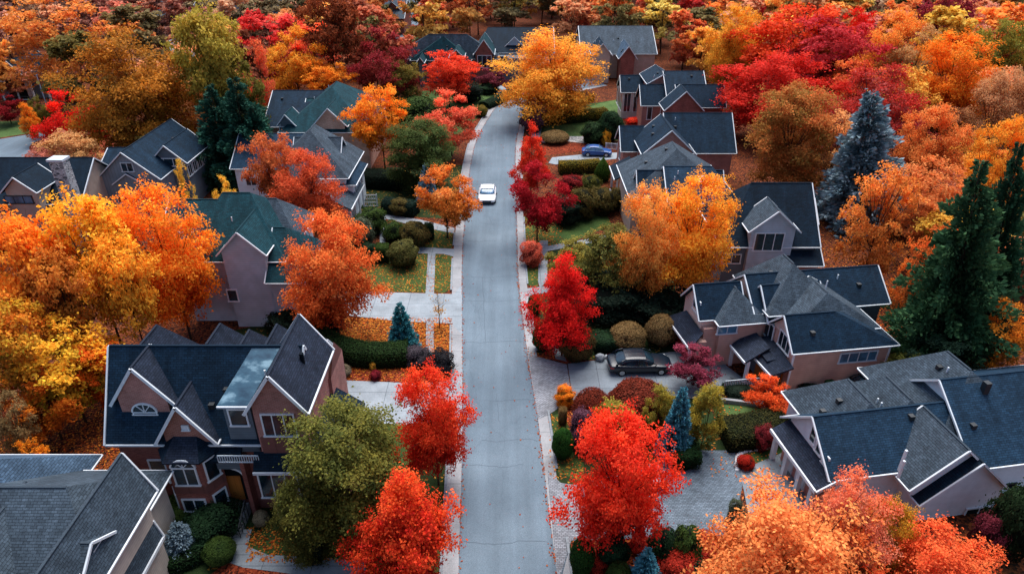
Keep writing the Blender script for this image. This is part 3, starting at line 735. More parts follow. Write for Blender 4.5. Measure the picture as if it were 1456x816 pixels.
n = h.ridgeX((1082, 405), (1150, 401), None, (1100, 459), 4.3, pitch=46, ext1=1, gm='siding_peach', wm='siding_peach', ov=.3)
h.winX(1091, 466, n['u0'] + .37, -1, 2.2, 1.6, cols=3)
c = h.Z(1154, 395, n['zr'] + .25); h.gable(c.x - 3.9, c.x + 3.9, m['vm'] - .5, c.y + .3, 4.6, n['zr'] + .25, 'y', hip0=2.2, rm='roof_grey')
l = h.ridgeX((987, 405.5), (1052, 399), None, (1001, 455), 4.3, pitch=46, gm='siding_peach', wm='siding_peach', ov=.3)
h.winX(991, 434, l['u0'] + .37, -1, 1.5, 1.4, cols=2)
# bay wing facing the camera between the gables
b = h.Z(1046, 446, 4.3)
h.gable(b.x - 2.1, b.x + 2.3, l['v0'] - 1.0, l['vm'] + .5, 4.3, l['zr'] - .3, 'y', hip0=2.4, rm='roof_grey', ov=.3)
h.winS(1034, 468, l['v0'] - 1.0 + .31, 1.8, .95, cols=2, frame='gutter', pane='glass_blue')
k = h.ridgeX((1057, 388), (1240, 380), None, (1260, 431), 4.8, ext1=.7, gm='siding_peach', wm='siding_dgrey')
t = h.Z(1122, 369, k['zr'] + .9); h.gable(t.x - 3.2, t.x + 3.2, t.y - 4, t.y + 3, k['zr'] - 2.0, k['zr'] + .9, 'y', hip0=3.2, hip1=2, rm='roof_grey')
for px, py, z in ((1126, 391, k['zr'] - .7), (1163, 415, n['zr'] - .6), (1176, 424, n['zr'] - .9)): h.skylight(h.Z(px, py, z), .6, .5, .6)
q = h.Z(1176, 402, 7.4); h.trim.beam((q.x, q.y, 5.5), (q.x, q.y, 7.6), .08, .08, up=Vector((0, 1, 0)))
# garage porch and entry roofs on the street side
def wroof(pa, pb, pc, pd, z0, z1, rm='roof_slate'):
    A, B, Cc, D = h.Z(*pa, z0), h.Z(*pb, z0), h.Z(*pc, z1), h.Z(*pd, z1)
    h.slab([A, B, Cc, D], rm); h.trim.beam(A - Vector((.05, 0, .08)), B - Vector((.05, 0, .08)), .1, .18); return A, B
A, B = wroof((948, 450), (981, 496), (1000, 474), (976, 441), 2.4, 3.4)
h.w('siding_peach').box(l['u0'] + .3, l['u0'] + 1.5, l['v0'] + .2, l['v1'] - .2, 0, 4.4)
gd = MB(); gd.box(A.x + .72, A.x + .8, B.y + .7, A.y - .6, .05, 2.2); h.part(gd, 'garage_door', 'red_paint')
h.w('siding_pink').box(A.x + .8, l['u0'] + .6, B.y + .5, A.y - .3, 0, 2.6)
for yy in (A.y - .5, B.y + .3): h.trim.box(A.x + .3, A.x + .55, yy - .12, yy + .12, 0, 2.35)
A, B = wroof((1039, 490), (1060, 515), (1096, 494), (1071, 468), 2.3, 3.1)
A2, B2 = wroof((1074, 509), (1097, 534), (1129, 523), (1106, 493), 2.2, 3.0)
for p in (A, B, B2): h.trim.box(p.x + .25, p.x + .5, p.y + .1, p.y + .35, 0, 2.2)
h.w('siding_dgrey').box(A.x + 1.9, n['u0'] + 1, B.y - .4, A.y, 0, 2.5)
h.slab([(A.x + 1.7, B.y - .5, 2.6), (A.x + 1.7, A.y + .1, 2.6), (n['u0'] + 1, A.y + .1, 3.0), (n['u0'] + 1, B.y - .5, 3.0)], 'roof_slate', .1)
h.w('siding_pink').box(l['u0'] + .42, n['u0'] + 1.0, n['v0'] + .9, l['v0'] + .6, 0, 3.6)
dq = (A2.x + B2.x) / 2 + 2.05
d = MB(); d.box(XW - .12, XW - .04, m['v0'] + 1.0, m['v0'] + 2.0, .1, 2.2); h.part(d, 'door', 'wood')
d = MB(); d.box(A.x + 1.82, A.x + 1.9, B.y + .1, B.y + 1.2, .1, 2.2); h.part(d, 'door', 'wood')
pr = MB(); pr.box(A.x + .1, A.x + 1.8, B.y - 1.2, B.y - .9, 0, .5); 
rb = MB(); X0, X1, Yr = A.x - 1.6, A.x + 1.6, B.y - .6
rb.box(X0, X1, Yr - .03, Yr + .03, 1.0, 1.08)
for i in range(22): x = X0 + (X1 - X0) * i / 21; rb.box(x - .03, x + .03, Yr - .02, Yr + .02, 0, 1.0)
h.part(rb, 'porch_railing', 'gutter')
h.finish(); H15 = h

# === grey roofed white house, right front
h = House('white_gable_house', 'white house under a vast blue grey roof in the right foreground', 1300, 740, 9, k=.5, roof='roof_blue', wall='stucco_white')
ZE = 3.1; zf = h.fit((1155, 591), (1184, 682), ZE, 40); a, b = h.Z(1155, 591, zf), h.Z(1411, 564, zf); e = h.Z(1184, 682, ZE)
ym = (a.y + b.y) / 2; half = abs(ym - e.y)
h.gable(a.x, b.x, ym - half, ym + half, ZE, zf, 'x', wm='stucco_white', ov=.6)

XW = a.x + .36
for i in range(3): h.window((XW - .02, ym - .15 - i * .85, 4.3 - i * .35), (-1, 0), .7, 1.5 - i * .3, cols=1)
g = h.gabY((1376, 640), (1292, 701), 5.8, back=(1303, 578), foot2=(1421, 676), ov=.5, wm='stucco_white', rm='roof_grey', zb=2.0)
g2 = h.gabY((1374, 661), (1312, 709), 5.0, length=4, foot2=(1436, 709), ov=.45, wm='stucco_white', rm='roof_dark')
h.winS(1387, 733, g2[1] + .36, 2.0, 1.7, cols=2, pane='dark')
ff = h.fit((1430, 531), (1430, 661), 3.2, 38); q0, q1 = h.Z(1400, 533, ff), h.Z(1456, 530, ff)
e = h.Z(1430, 661, 3.2)
h.gable(b.x - 3.5, q1.x + 7, e.y, e.y + 2 * (q0.y - e.y), 3.2, ff, 'x', rm='roof_blue')
h.winS(1437, 690, e.y + .46, .8, .5, cols=1, frame='dark_metal', pane='dark')
for px, py in ((1209, 542), (1264, 538)):
    q = h.Z(px, py, zf + .1); h.gable(q.x - 3.0, q.x + 3.0, q.y - 4.5, q.y + 2.8, zf - 2.6, zf + .1, 'y', hip0=2.2, hip1=2.5, rm='roof_grey')
q = h.Z(1364, 513, ff + .3); h.gable(q.x - 4.0, q.x + 4.0, q.y - 4.5, q.y + 4.2, ff - 2.9, ff + .3, 'y', hip0=3.4, hip1=3, rm='roof_grey', wm='brick_red')
for px, py, z in ((1286, 655, 4.9), (1289, 640, 5.2)): q = h.Z(px, py, z); h.trim.box(q.x - .07, q.x + .07, q.y - .07, q.y + .07, 3.5, q.z)
q = h.Z(1404, 545, ff); h.part((lambda mb: (mb.box(q.x - .2, q.x + .2, q.y - .2, q.y + .2, ff - 1, q.z + .1), mb)[1])(MB()), 'vent', 'dark_metal')
# west porch
A, B = h.Z(1100, 612, 2.5), h.Z(1152, 688, 2.5)
xo = (A.x + B.x) / 2; xi = XW + .1
h.slab([(xo, B.y - .6, 2.5), (xo, A.y + .2, 2.5), (xi, A.y + .2, 3.3), (xi, B.y - .6, 3.3)], 'roof_slate')
h.trim.beam((xo - .05, B.y - .6, 2.4), (xo - .05, A.y + .2, 2.4), .12, .26); h.trim.beam((xo, B.y - .66, 2.4), (xi, B.y - .66, 3.2), .1, .22)
for f in (0.03, .35, .68, .97):
    y = A.y + (B.y - A.y) * f; h.trim.box(xo + .2, xo + .5, y - .15, y + .15, 0, 2.4)
h.w('brick_pink').box(xo + .9, xi + .3, B.y - .2, A.y - .3, 0, 2.7)
for f in (.2, .52): y = A.y + (B.y - A.y) * f; d = MB(); d.box(xo + .82, xo + .9, y - .9, y + .3, .1, 2.3); h.part(d, 'garage_door', 'white')
h.finish(); H16 = h

# === small far houses at the top left
h = House('far_house', 'distant blue roofed house above the tall yellow-green tree', 320, 30, 0, k=.5, roof='roof_blue', wall='siding_cream')
p = h.Z(300, 6, 8); h.gable(p.x - 4, p.x + 22, p.y - 12, p.y + 12, 3.5, 9, 'x'); h.gabY((322, -2), (310, 14), 9, length=10, foot2=(335, 14))
h.gabY((350, 8), (341, 26), 7, length=10, foot2=(359, 26)); h.finish()
h = House('far_house', 'distant garage with pale grey wall beyond the dark red tree, top left', 226, 30, 0, k=.5, roof='roof_grey', wall='siding_cream')
p = h.Z(226, 3, 8); h.gable(p.x - 11, p.x + 8, p.y - 12, p.y + 8, 4, 8.5, 'x')
g = MB(); g.box(p.x - 4.5, p.x + 2, p.y - 11.75, p.y - 11.6, 0, 3); h.part(g, 'garage_door', 'white'); h.finish()
h = House('far_house', 'distant brick house with grey roof beside the far side street, top centre', 558, 30, 0, k=.5, roof='roof_grey', wall='brick_red')
p = h.Z(535, 2, 8); h.gable(p.x - 10, p.x + 9, p.y - 8, p.y + 9, 4.5, 8.6, 'x'); h.gabY((558, 3), (545, 14), 8.4, length=9, foot2=(571, 17)); h.finish()

M['tar'] = plain('tar_seam', '#46535f', .7, .3)
def rnd(seed): return np.random.RandomState(seed)
g = MB(); g.box(-900, 900, -60, 1200, -.5, 0); tag(g.build('ground', M['litter']), 'ground covered in fallen autumn leaves', kind='structure')

def smooth_poly(pts, it=2):
    for _ in range(it):
        q = []
        for i in range(len(pts)):
            a, b = pts[i], pts[(i + 1) % len(pts)]
            q += [a.lerp(b, .25), a.lerp(b, .75)]
        pts = q
    return pts
def patch(name, pix, z, mat, label=None, it=0, kind='structure'):
    pts = [at_h(x, y, z) for x, y in pix]
    if it: pts = smooth_poly(pts, it)
    mb = MB(); mb.face([(p.x, p.y, z) for p in pts]); 
    me_o = mb.build(name, M[mat]); me = me_o.data
    if me.polygons[0].normal.z < 0: me.flip_normals()
    return tag(me_o, label, kind=kind)
# --- road, from its edges
RL = [(655, 900), (651.5, 816), (655, 700), (657, 600), (657, 500), (656, 400), (658, 340), (662, 300), (665, 262), (669, 233), (677, 200), (692, 172), (706, 152), (728, 138), (760, 126), (800, 117), (850, 110)]
RR = [(803, 900), (792.5, 816), (778, 700), (766, 600), (750, 500), (738, 400), (736, 340), (735, 300), (734, 262), (733, 233), (735, 200), (741, 172), (747, 156), (764, 146), (790, 137), (820, 129), (860, 121)]
def cat(pts, n=4):
    o = []
    for i in range(len(pts) - 1):
        p0, p1, p2, p3 = pts[max(i - 1, 0)], pts[i], pts[i + 1], pts[min(i + 2, len(pts) - 1)]
        for k in range(n):
            t = k / n; o.append(.5 * ((2 * p1) + (-p0 + p2) * t + (2 * p0 - 5 * p1 + 4 * p2 - p3) * t * t + (-p0 + 3 * p1 - 3 * p2 + p3) * t ** 3))
    return o + [pts[-1]]
LL = cat([at_h(x, y) for x, y in RL]); RRp = cat([at_h(x, y) for x, y in RR])
mb = MB()
ext = [Vector((LL[0].x, -20, 0))], [Vector((RRp[0].x, -20, 0))]
LL = ext[0] + LL; RRp = ext[1] + RRp
for i in range(len(LL) - 1): mb.face([(LL[i].x, LL[i].y, .012), (RRp[i].x, RRp[i].y, .012), (RRp[i + 1].x, RRp[i + 1].y, .012), (LL[i + 1].x, LL[i + 1].y, .012)])
tag(mb.build('road', M['road']), kind='structure')
def strip(name, edge, off0, off1, z0, z1, mat, ends=(None, None)):
    mb = MB(); n = len(edge)
    a, b = [], []
    for i, p in enumerate(edge):
        d = (edge[min(i + 1, n - 1)] - edge[max(i - 1, 0)]); d.z = 0; d.normalize(); s = Vector((d.y, -d.x, 0))
        a.append(p + s * off0); b.append(p + s * off1)
    for i in range(n - 1):
        A, B, C_, D = a[i], b[i], b[i + 1], a[i + 1]
        mb.face([(A.x, A.y, z1), (B.x, B.y, z1), (C_.x, C_.y, z1), (D.x, D.y, z1)])
        mb.face([(D.x, D.y, z0), (A.x, A.y, z0), (A.x, A.y, z1), (D.x, D.y, z1)][::-1]); mb.face([(B.x, B.y, z0), (C_.x, C_.y, z0), (C_.x, C_.y, z1), (B.x, B.y, z1)])
    o = mb.build(name, M[mat]); tag(o, kind='structure'); return o
strip('gutter_strip', LL, -.95, .02, 0, .03, 'kerb'); strip('gutter_strip', RRp, -.02, .78, 0, .03, 'kerb')
def seg(edge, y0, y1): return [p for p in edge if y0 <= p.y <= y1]
def Yof(py): return at_h(650, py).y
# standing kerbs between the driveway mouths
for a_, b_ in ((Yof(900), Yof(612)), (Yof(525), Yof(462)), (Yof(413), Yof(368)), (Yof(350), Yof(332)), (Yof(300), Yof(205)), (Yof(195), Yof(140))):
    q = seg(LL, a_, b_)
    a0 = [Vector((np.interp(t, [p.y for p in LL], [p.x for p in LL]), t, 0)) for t in np.linspace(a_, b_, 14)]
    strip('kerb', a0, -1.12, -.952, 0, .13, 'walk')
for a_, b_ in ((Yof(900), Yof(765)), (Yof(668), Yof(585)), (Yof(500), Yof(415)), (Yof(405), Yof(310)), (Yof(255), Yof(235)), (Yof(215), Yof(160))):
    a0 = [Vector((np.interp(t, [p.y for p in RRp], [p.x for p in RRp]), t, 0)) for t in np.linspace(a_, b_, 14)]
    strip('kerb', a0, .782, .94, 0, .13, 'walk')
# --- lawns and beds, left
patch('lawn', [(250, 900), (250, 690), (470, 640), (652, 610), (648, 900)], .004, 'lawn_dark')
patch('lawn', [(352, 812), (352, 770), (480, 690), (638, 690), (638, 815)], .008, 'lawn')
patch('lawn', [(470, 600), (640, 606), (640, 660), (470, 660)], .008, 'lawn')
patch('planting_bed', [(478, 450), (607, 458), (603, 512), (560, 520), (480, 505)], .008, 'litter_brown')
patch('planting_bed', [(618, 459), (642, 462), (643, 520), (625, 534), (616, 530)], .008, 'litter_brown')
patch('planting_bed', [(478, 510), (604, 512), (600, 543), (478, 541)], .012, 'litter_red')
patch('lawn', [(500, 375), (608, 360), (606, 416), (490, 412)], .008, 'lawn_leafy')
patch('lawn', [(619, 361), (643, 363), (642, 410), (632, 416), (617, 415)], .008, 'lawn_leafy')
patch('lawn', [(560, 318), (644, 326), (643, 353), (560, 350)], .008, 'lawn_leafy')
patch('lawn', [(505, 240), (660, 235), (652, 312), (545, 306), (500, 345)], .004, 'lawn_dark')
patch('lawn', [(600, 130), (690, 120), (720, 130), (690, 158), (655, 190), (640, 230), (590, 230)], .004, 'lawn')
patch('lawn', [(650, 138), (700, 128), (722, 134), (694, 152)], .008, 'lawn_bright')
patch('lawn', [(330, 470), (480, 440), (470, 520), (380, 540)], .004, 'lawn_dark')
patch('leaf_bed', [(0, 560), (210, 560), (250, 690), (160, 730), (0, 640)], .004, 'litter')
patch('flower_bed', [(300, 816), (345, 780), (390, 800), (500, 802), (500, 830), (300, 850)], .012, 'litter_red')
# --- lawns and beds, right
patch('lawn', [(752, 900), (812, 900), (806, 762), (1200, 762), (1200, 900)], .004, 'lawn_dark')
patch('flower_bed', [(815, 900), (812, 770), (870, 760), (1100, 752), (1130, 900)], .010, 'litter_red')
patch('lawn', [(782, 676), (778, 580), (800, 570), (990, 560), (1060, 640), (900, 690), (800, 690)], .006, 'lawn_dark')
patch('lawn', [(793, 672), (783, 592), (800, 585), (830, 660), (830, 684)], .010, 'lawn_leafy')
patch('planting_bed', [(800, 585), (820, 570), (960, 560), (940, 620), (832, 660)], .010, 'litter_red')
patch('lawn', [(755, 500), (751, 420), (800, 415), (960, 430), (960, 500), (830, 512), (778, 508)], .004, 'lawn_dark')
patch('planting_bed', [(765, 506), (778, 498), (862, 520), (850, 525), (800, 515)], .009, 'litter_red')
patch('lawn', [(1020, 600), (1010, 570), (1080, 570), (1180, 600), (1180, 660), (1060, 670)], .004, 'lawn')
patch('lawn', [(1030, 575), (1080, 577), (1092, 600), (1026, 600)], .010, 'lawn_bright')
patch('lawn', [(745, 345), (744, 308), (790, 300), (860, 300), (870, 320), (800, 350), (775, 352)], .008, 'lawn_leafy')
patch('lawn', [(800, 300), (865, 296), (862, 318), (790, 350), (785, 320)], .012, 'lawn')
patch('lawn', [(749, 405), (748, 360), (766, 350), (765, 407)], .008, 'lawn_leafy')
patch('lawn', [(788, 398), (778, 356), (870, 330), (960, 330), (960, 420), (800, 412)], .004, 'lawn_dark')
patch('lawn', [(755, 178), (760, 160), (870, 143), (890, 150), (880, 200), (760, 200)], .006, 'lawn')
patch('lawn', [(770, 197), (775, 178), (845, 178), (838, 198)], .010, 'lawn_bright')
patch('lawn', [(825, 158), (850, 148), (885, 140), (884, 162)], .010, 'lawn_bright')
patch('mulch_bed', [(772, 222), (774, 205), (836, 203), (834, 214)], .010, 'litter_red')
patch('gravel_bed', [(806, 201), (808, 194), (836, 194), (832, 204)], .012, 'gravel')
# far left street
patch('side_street', [(-60, 205), (0, 198), (55, 189), (72, 195), (60, 208), (52, 214), (80, 230), (20, 300), (-60, 300)], .006, 'road')
patch('lawn', [(-60, 175), (30, 172), (60, 187), (0, 196), (-60, 203)], .010, 'lawn_bright')
patch('leaf_bed', [(35, 211), (60, 196), (120, 190), (175, 205), (120, 235), (62, 224)], .012, 'litter_red', it=2)
patch('side_street', [(230, 60), (262, 52), (285, 70), (285, 95), (262, 90)], .006, 'concrete')
patch('side_street', [(560, 60), (575, 0), (600, 0), (598, 45), (585, 60)], .006, 'road')
patch('lawn', [(570, 58), (600, 47), (602, 52), (580, 62)], .012, 'lawn_bright')
patch('lawn', [(255, 180), (290, 160), (290, 195), (262, 200)], .006, 'lawn_bright')
# --- paving, left
patch('driveway', [(486, 447), (492, 414), (646, 418), (657, 404), (657, 476), (642, 460), (560, 456)], .034, 'concrete')
patch('driveway', [(470, 600), (478, 540), (600, 545), (640, 540), (657, 520), (657, 625), (640, 606)], .034, 'concrete')
patch('sidewalk', [(609, 352), (619.5, 352), (617, 418), (605, 418)], .038, 'walk')
patch('sidewalk', [(606, 456), (617, 457), (617, 530), (605, 528)], .038, 'walk')
patch('path', [(545, 304), (596, 312), (646, 324), (646, 332), (595, 322), (545, 310)], .036, 'walk')
patch('path', [(590, 351), (646, 354), (646, 365), (630, 361), (592, 360)], .036, 'walk')
patch('path', [(540, 310), (548, 310), (548, 345), (540, 345)], .038, 'walk')
patch('path', [(336, 752), (358, 752), (352, 776), (380, 788), (520, 796), (520, 816), (420, 816), (345, 806), (316, 796)], .036, 'walk')
patch('driveway', [(150, 215), (170, 208), (150, 240), (130, 250)], .02, 'concrete')
# --- paving, right
patch('apron', [(751, 502), (768, 508), (806, 518), (815, 578), (800, 576), (779, 590), (765, 596)], .034, 'pavers_light')
patch('driveway', [(807, 517), (830, 514), (1000, 495), (1060, 540), (1010, 570), (940, 560), (816, 577)], .034, 'concrete_dark')
patch('path', [(784, 490), (796, 492), (806, 514), (790, 510)], .04, 'concrete_dark')
patch('driveway', [(779, 676), (800, 690), (826, 688), (990, 640), (1050, 640), (1056, 690), (1040, 760), (812, 768), (800, 816), (792, 816), (781, 700)], .034, 'pavers')
patch('apron', [(779, 668), (797, 686), (826, 690), (828, 764), (812, 768), (797, 816), (792, 816)], .038, 'pavers_light')
patch('driveway', [(1052, 668), (1120, 640), (1200, 700), (1070, 760)], .03, 'concrete_dark')
patch('sidewalk', [(767, 342), (779, 342), (778, 398), (768, 410), (765, 400)], .036, 'walk')
patch('path', [(778, 350), (862, 335), (862, 341), (779, 357)], .04, 'walk')
patch('path', [(749, 410), (790, 405), (800, 412), (752, 420)], .04, 'walk')
patch('path', [(788, 285), (868, 268), (870, 272), (790, 292)], .036, 'walk')
patch('driveway', [(780, 232), (785, 224), (836, 219), (880, 217), (876, 226), (790, 234)], .034, 'concrete')
patch('path', [(1022, 566), (1080, 566), (1095, 576), (1100, 592), (1088, 592), (1080, 574), (1024, 572)], .04, 'walk')
patch('driveway', [(690, 128), (712, 121), (722, 128), (705, 136)], .034, 'concrete')
patch('driveway', [(752, 160), (778, 144), (785, 148), (762, 168)], .034, 'concrete')
patch('path', [(752, 178), (772, 172), (768, 196), (756, 196)], .034, 'concrete')

# tar seams across and along the road
rs_s = rnd(31); mb = MB()
def seamline(pts, w):
    for i in range(len(pts) - 1): a, b = pts[i], pts[i + 1]; d = (b - a).normalized(); s = Vector((d.y, -d.x, 0)) * w; mb.face([(a - s)[:2] + (.0165,), (b - s)[:2] + (.0165,), (b + s)[:2] + (.0165,), (a + s)[:2] + (.0165,)])
for py, f0, f1 in ((394, 0, 1), (428, 0, 1), (486, 0, 1), (569, .3, 1), (626, .25, .95), (662, .1, .75), (771, .05, .95), (343, .1, .6), (318, .3, .62), (262, 0, 1)):
    y = at_h(700, py).y; xl = np.interp(y, [q.y for q in LL], [q.x for q in LL]); xr = np.interp(y, [q.y for q in RRp], [q.x for q in RRp]); k = 14; o_ = rs_s.rand(3) * 6
    seamline([Vector((xl + (xr - xl) * (f0 + (f1 - f0) * i / k), y + .12 * math.sin(i * .5 + o_[0]) + .03 * rs_s.normal(), 0)) for i in range(k + 1)], .018 if py > 350 else .025)
for px0, py0, py1 in ((686, 394, 486), (696, 394, 400), (695, 308, 318), (706, 560, 600)):
    a, b = at_h(px0, py0), at_h(px0 + 4, py1); seamline([a.lerp(b, i / 8) + Vector((.03 * rs_s.normal(), 0, 0)) for i in range(9)], .014)
tag(mb.build('road_seam', M['tar']), kind='structure')

# ------------------------------------------------------------------ foliage
def rnd(seed): return np.random.RandomState(seed)
def leaf_quads(P, Nn, size, rs, w=.62):
    n = len(P)
    r = rs.normal(size=(n, 3)); Nn = Nn / (np.linalg.norm(Nn, axis=1, keepdims=True) + 1e-9)
    u = np.cross(Nn, r); u /= (np.linalg.norm(u, axis=1, keepdims=True) + 1e-9); v = np.cross(Nn, u)
    s = (size * rs.uniform(.6, 1.35, n))[:, None]
    a = P - u * s * .5; b = P + v * s * .5 * w + Nn * s * .1; c = P + u * s * .5; d = P - v * s * .5 * w + Nn * s * .1
    return np.stack([a, b, c, d], 1).reshape(-1, 3)
def mesh_from(name, V, tones, mats, extra=None):
    # V: 4 verts per face; tones: one (t, inner, bright) per face
    n = len(V) // 4; ev = 0
    me = bpy.data.meshes.new(name); F = np.arange(4 * n).reshape(-1, 4)
    T = np.repeat(tones, 4, axis=0)
    mi = np.zeros(n, int)
    if extra is not None:
        eV, eF, eT, em = extra
        F = np.vstack([F, eF + len(V)]); V = np.vstack([V, eV]); T = np.vstack([T, eT]); mi = np.concatenate([mi, np.full(len(eF), em)])
    me.vertices.add(len(V)); me.vertices.foreach_set('co', V.ravel().astype(np.float32))
    me.loops.add(F.size); me.loops.foreach_set('vertex_index', F.ravel().astype(np.int32))
    me.polygons.add(len(F)); me.polygons.foreach_set('loop_start', np.arange(0, F.size, 4, dtype=np.int32))
    for m in mats: me.materials.append(m)
    me.polygons.foreach_set('material_index', mi.astype(np.int32))
    at = me.attributes.new('tone', 'FLOAT_VECTOR', 'POINT'); at.data.foreach_set('vector', T.ravel().astype(np.float32))
    me.update(calc_edges=True); return me
ASP = 2.5   # templates: height 1, crown radius 1, built for a tree 2.5 times as tall as its radius
def envelope(kind, t):
    # t: 0 bottom of crown .. 1 top -> radius factor
    if kind == 'round': return math.sqrt(max(0, 1 - (2 * t - .92) ** 2 / 1.17)) 
    if kind == 'oval': return (math.sin(math.pi * min(1, (t * .9 + .1)) ** .85)) ** .7
    if kind == 'flame': return min(1, (t / .28) ** .6) * (1 - max(0, (t - .22) / .78) ** 1.35) ** .9 + .02
    if kind == 'vase': return .35 + .65 * math.sin(math.pi * min(1, t * .72 + .12)) if t < .93 else .55
    if kind == 'spread': return math.sqrt(max(0, 1 - (1.55 * t - .62) ** 2)) if t > .02 else .6
    if kind == 'column': return .9 * math.sin(math.pi * (.12 + .85 * t)) ** .5
    return 1
def tree_template(name, kind, seed, n=15000, leaf=.24, c0=.22, boughs=26, dens=1.0, limbs=9, R0=3.5, sparse=0.0, ragged=.2):
    rs = rnd(seed); H0 = R0 * ASP; z0 = c0 * H0; hc = H0 - z0
    # boughs (big lobes)
    B = []; tries = 0
    while len(B) < boughs and tries < 4000:
        tries += 1
        t = rs.uniform(.03, .97); e = envelope(kind, t) * R0; th = rs.uniform(0, 2 * math.pi)
        br = R0 * rs.uniform(.15, .31) * (.75 + .4 * (1 - t))
        rr = max(0, e - br * .75) * math.sqrt(rs.uniform(.12, 1.0)) * (1 + ragged * rs.normal() * .5)
        p = np.array([rr * math.cos(th), rr * math.sin(th), z0 + t * hc])
        p[2] = min(p[2], H0 - br * .6)
        if all(np.linalg.norm((p - b[0]) * [1, 1, 1.15]) > .55 * (br + b[1]) * .9 for b in B): B.append((p, br, rs.rand()))
    # clusters on the boughs, leaves in the clusters
    w = np.array([b[1] ** 2 for b in B]); w /= w.sum()
    nc = int(n / 26); bi = rs.choice(len(B), nc, p=w)
    Bp = np.array([b[0] for b in B]); Br = np.array([b[1] for b in B]); Bt = np.array([b[2] for b in B])
    d = rs.normal(size=(nc, 3)); d[:, 2] += .45; d /= np.linalg.norm(d, axis=1, keepdims=True)
    rad = Br[bi] * rs.uniform(.45, 1.12, nc)
    C = Bp[bi] + d * rad[:, None] * [1.08, 1.08, .72]
    # stray sprigs outside
    k = rs.rand(nc) < .09 + ragged * .3; C[k] += (d[k] * [1, 1, .9]) * (R0 * rs.uniform(.04, .16, k.sum()))[:, None]
    ctone = np.clip(.55 * Bt[bi] + .45 * rs.rand(nc) + rs.normal(size=nc) * .08, 0, 1)
    li = rs.randint(0, nc, n); s = R0 * .062
    off = rs.normal(size=(n, 3)) * [s, s, s * .62]
    P = C[li] + off
    if sparse: keep = rs.rand(n) > sparse; P = P[keep]; li = li[keep]; off = off[keep]
    n = len(P)
    cen = np.array([0, 0, z0 + hc * .42]); out = (P - cen); outn = out / (np.linalg.norm(out * [1, 1, .8], axis=1, keepdims=True) + 1e-6)
    Nn = .55 * outn + .8 * rs.normal(size=(n, 3)) * .75 + [0, 0, .6]
    V = leaf_quads(P, Nn, leaf, rs)
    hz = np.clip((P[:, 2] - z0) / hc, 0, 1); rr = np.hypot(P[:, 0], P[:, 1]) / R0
    inner = np.clip(1.15 - (hz * .75 + rr * .45) - .25 * d[li][:, 2] * .6 + rs.normal(size=n) * .12, 0, 1)  # crown shade painted in: inner, lower leaves go to the third colour
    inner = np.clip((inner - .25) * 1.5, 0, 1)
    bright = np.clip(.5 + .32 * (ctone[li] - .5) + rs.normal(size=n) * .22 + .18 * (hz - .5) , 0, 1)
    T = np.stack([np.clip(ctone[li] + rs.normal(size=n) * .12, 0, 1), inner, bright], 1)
    V[:, :2] /= R0; V[:, 2] /= H0
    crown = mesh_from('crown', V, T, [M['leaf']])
    tb = MB(); r0 = .034 * R0 / 1.4
    lean = rs.normal(size=2) * .05 * R0
    top = Vector((lean[0], lean[1], z0 + hc * .72))
    tb.tube([(0, 0, -.15), (lean[0] * .1, lean[1] * .1, z0 * .5), (lean[0] * .4, lean[1] * .4, z0 + hc * .15), (lean[0] * .8, lean[1] * .8, z0 + hc * .42), top], [r0 * 1.35, r0 * 1.0, r0 * .8, r0 * .5, r0 * .15], 8)
    order = rs.permutation(len(B))[:limbs]
    for j in order:
        p = Vector(B[j][0]); zz = min(p.z - .3 * R0 * .5, z0 + hc * .5); zz = max(zz * .75, z0 * .7 + rs.rand() * .1 * hc)
        f = min(1, zz / (z0 + hc * .72)); s0 = Vector((lean[0] * f, lean[1] * f, zz)); m_ = s0.lerp(p, .5) + Vector((0, 0, -.06 * R0))
        tb.tube([s0, m_, p, p + (p - m_) * .5], [r0 * .48, r0 * .33, r0 * .18, r0 * .06], 5)
        for q in range(2):
            e = p + Vector(rs.normal(size=3)) * B[j][1] * .9; tb.tube([m_, m_.lerp(e, .6) + Vector((0, 0, -.03 * R0)), e], [r0 * .2, r0 * .12, r0 * .04], 4)
    tb.v = [(x / R0, y / R0, z / H0) for x, y, z in tb.v]
    return crown, tb
TM = {}
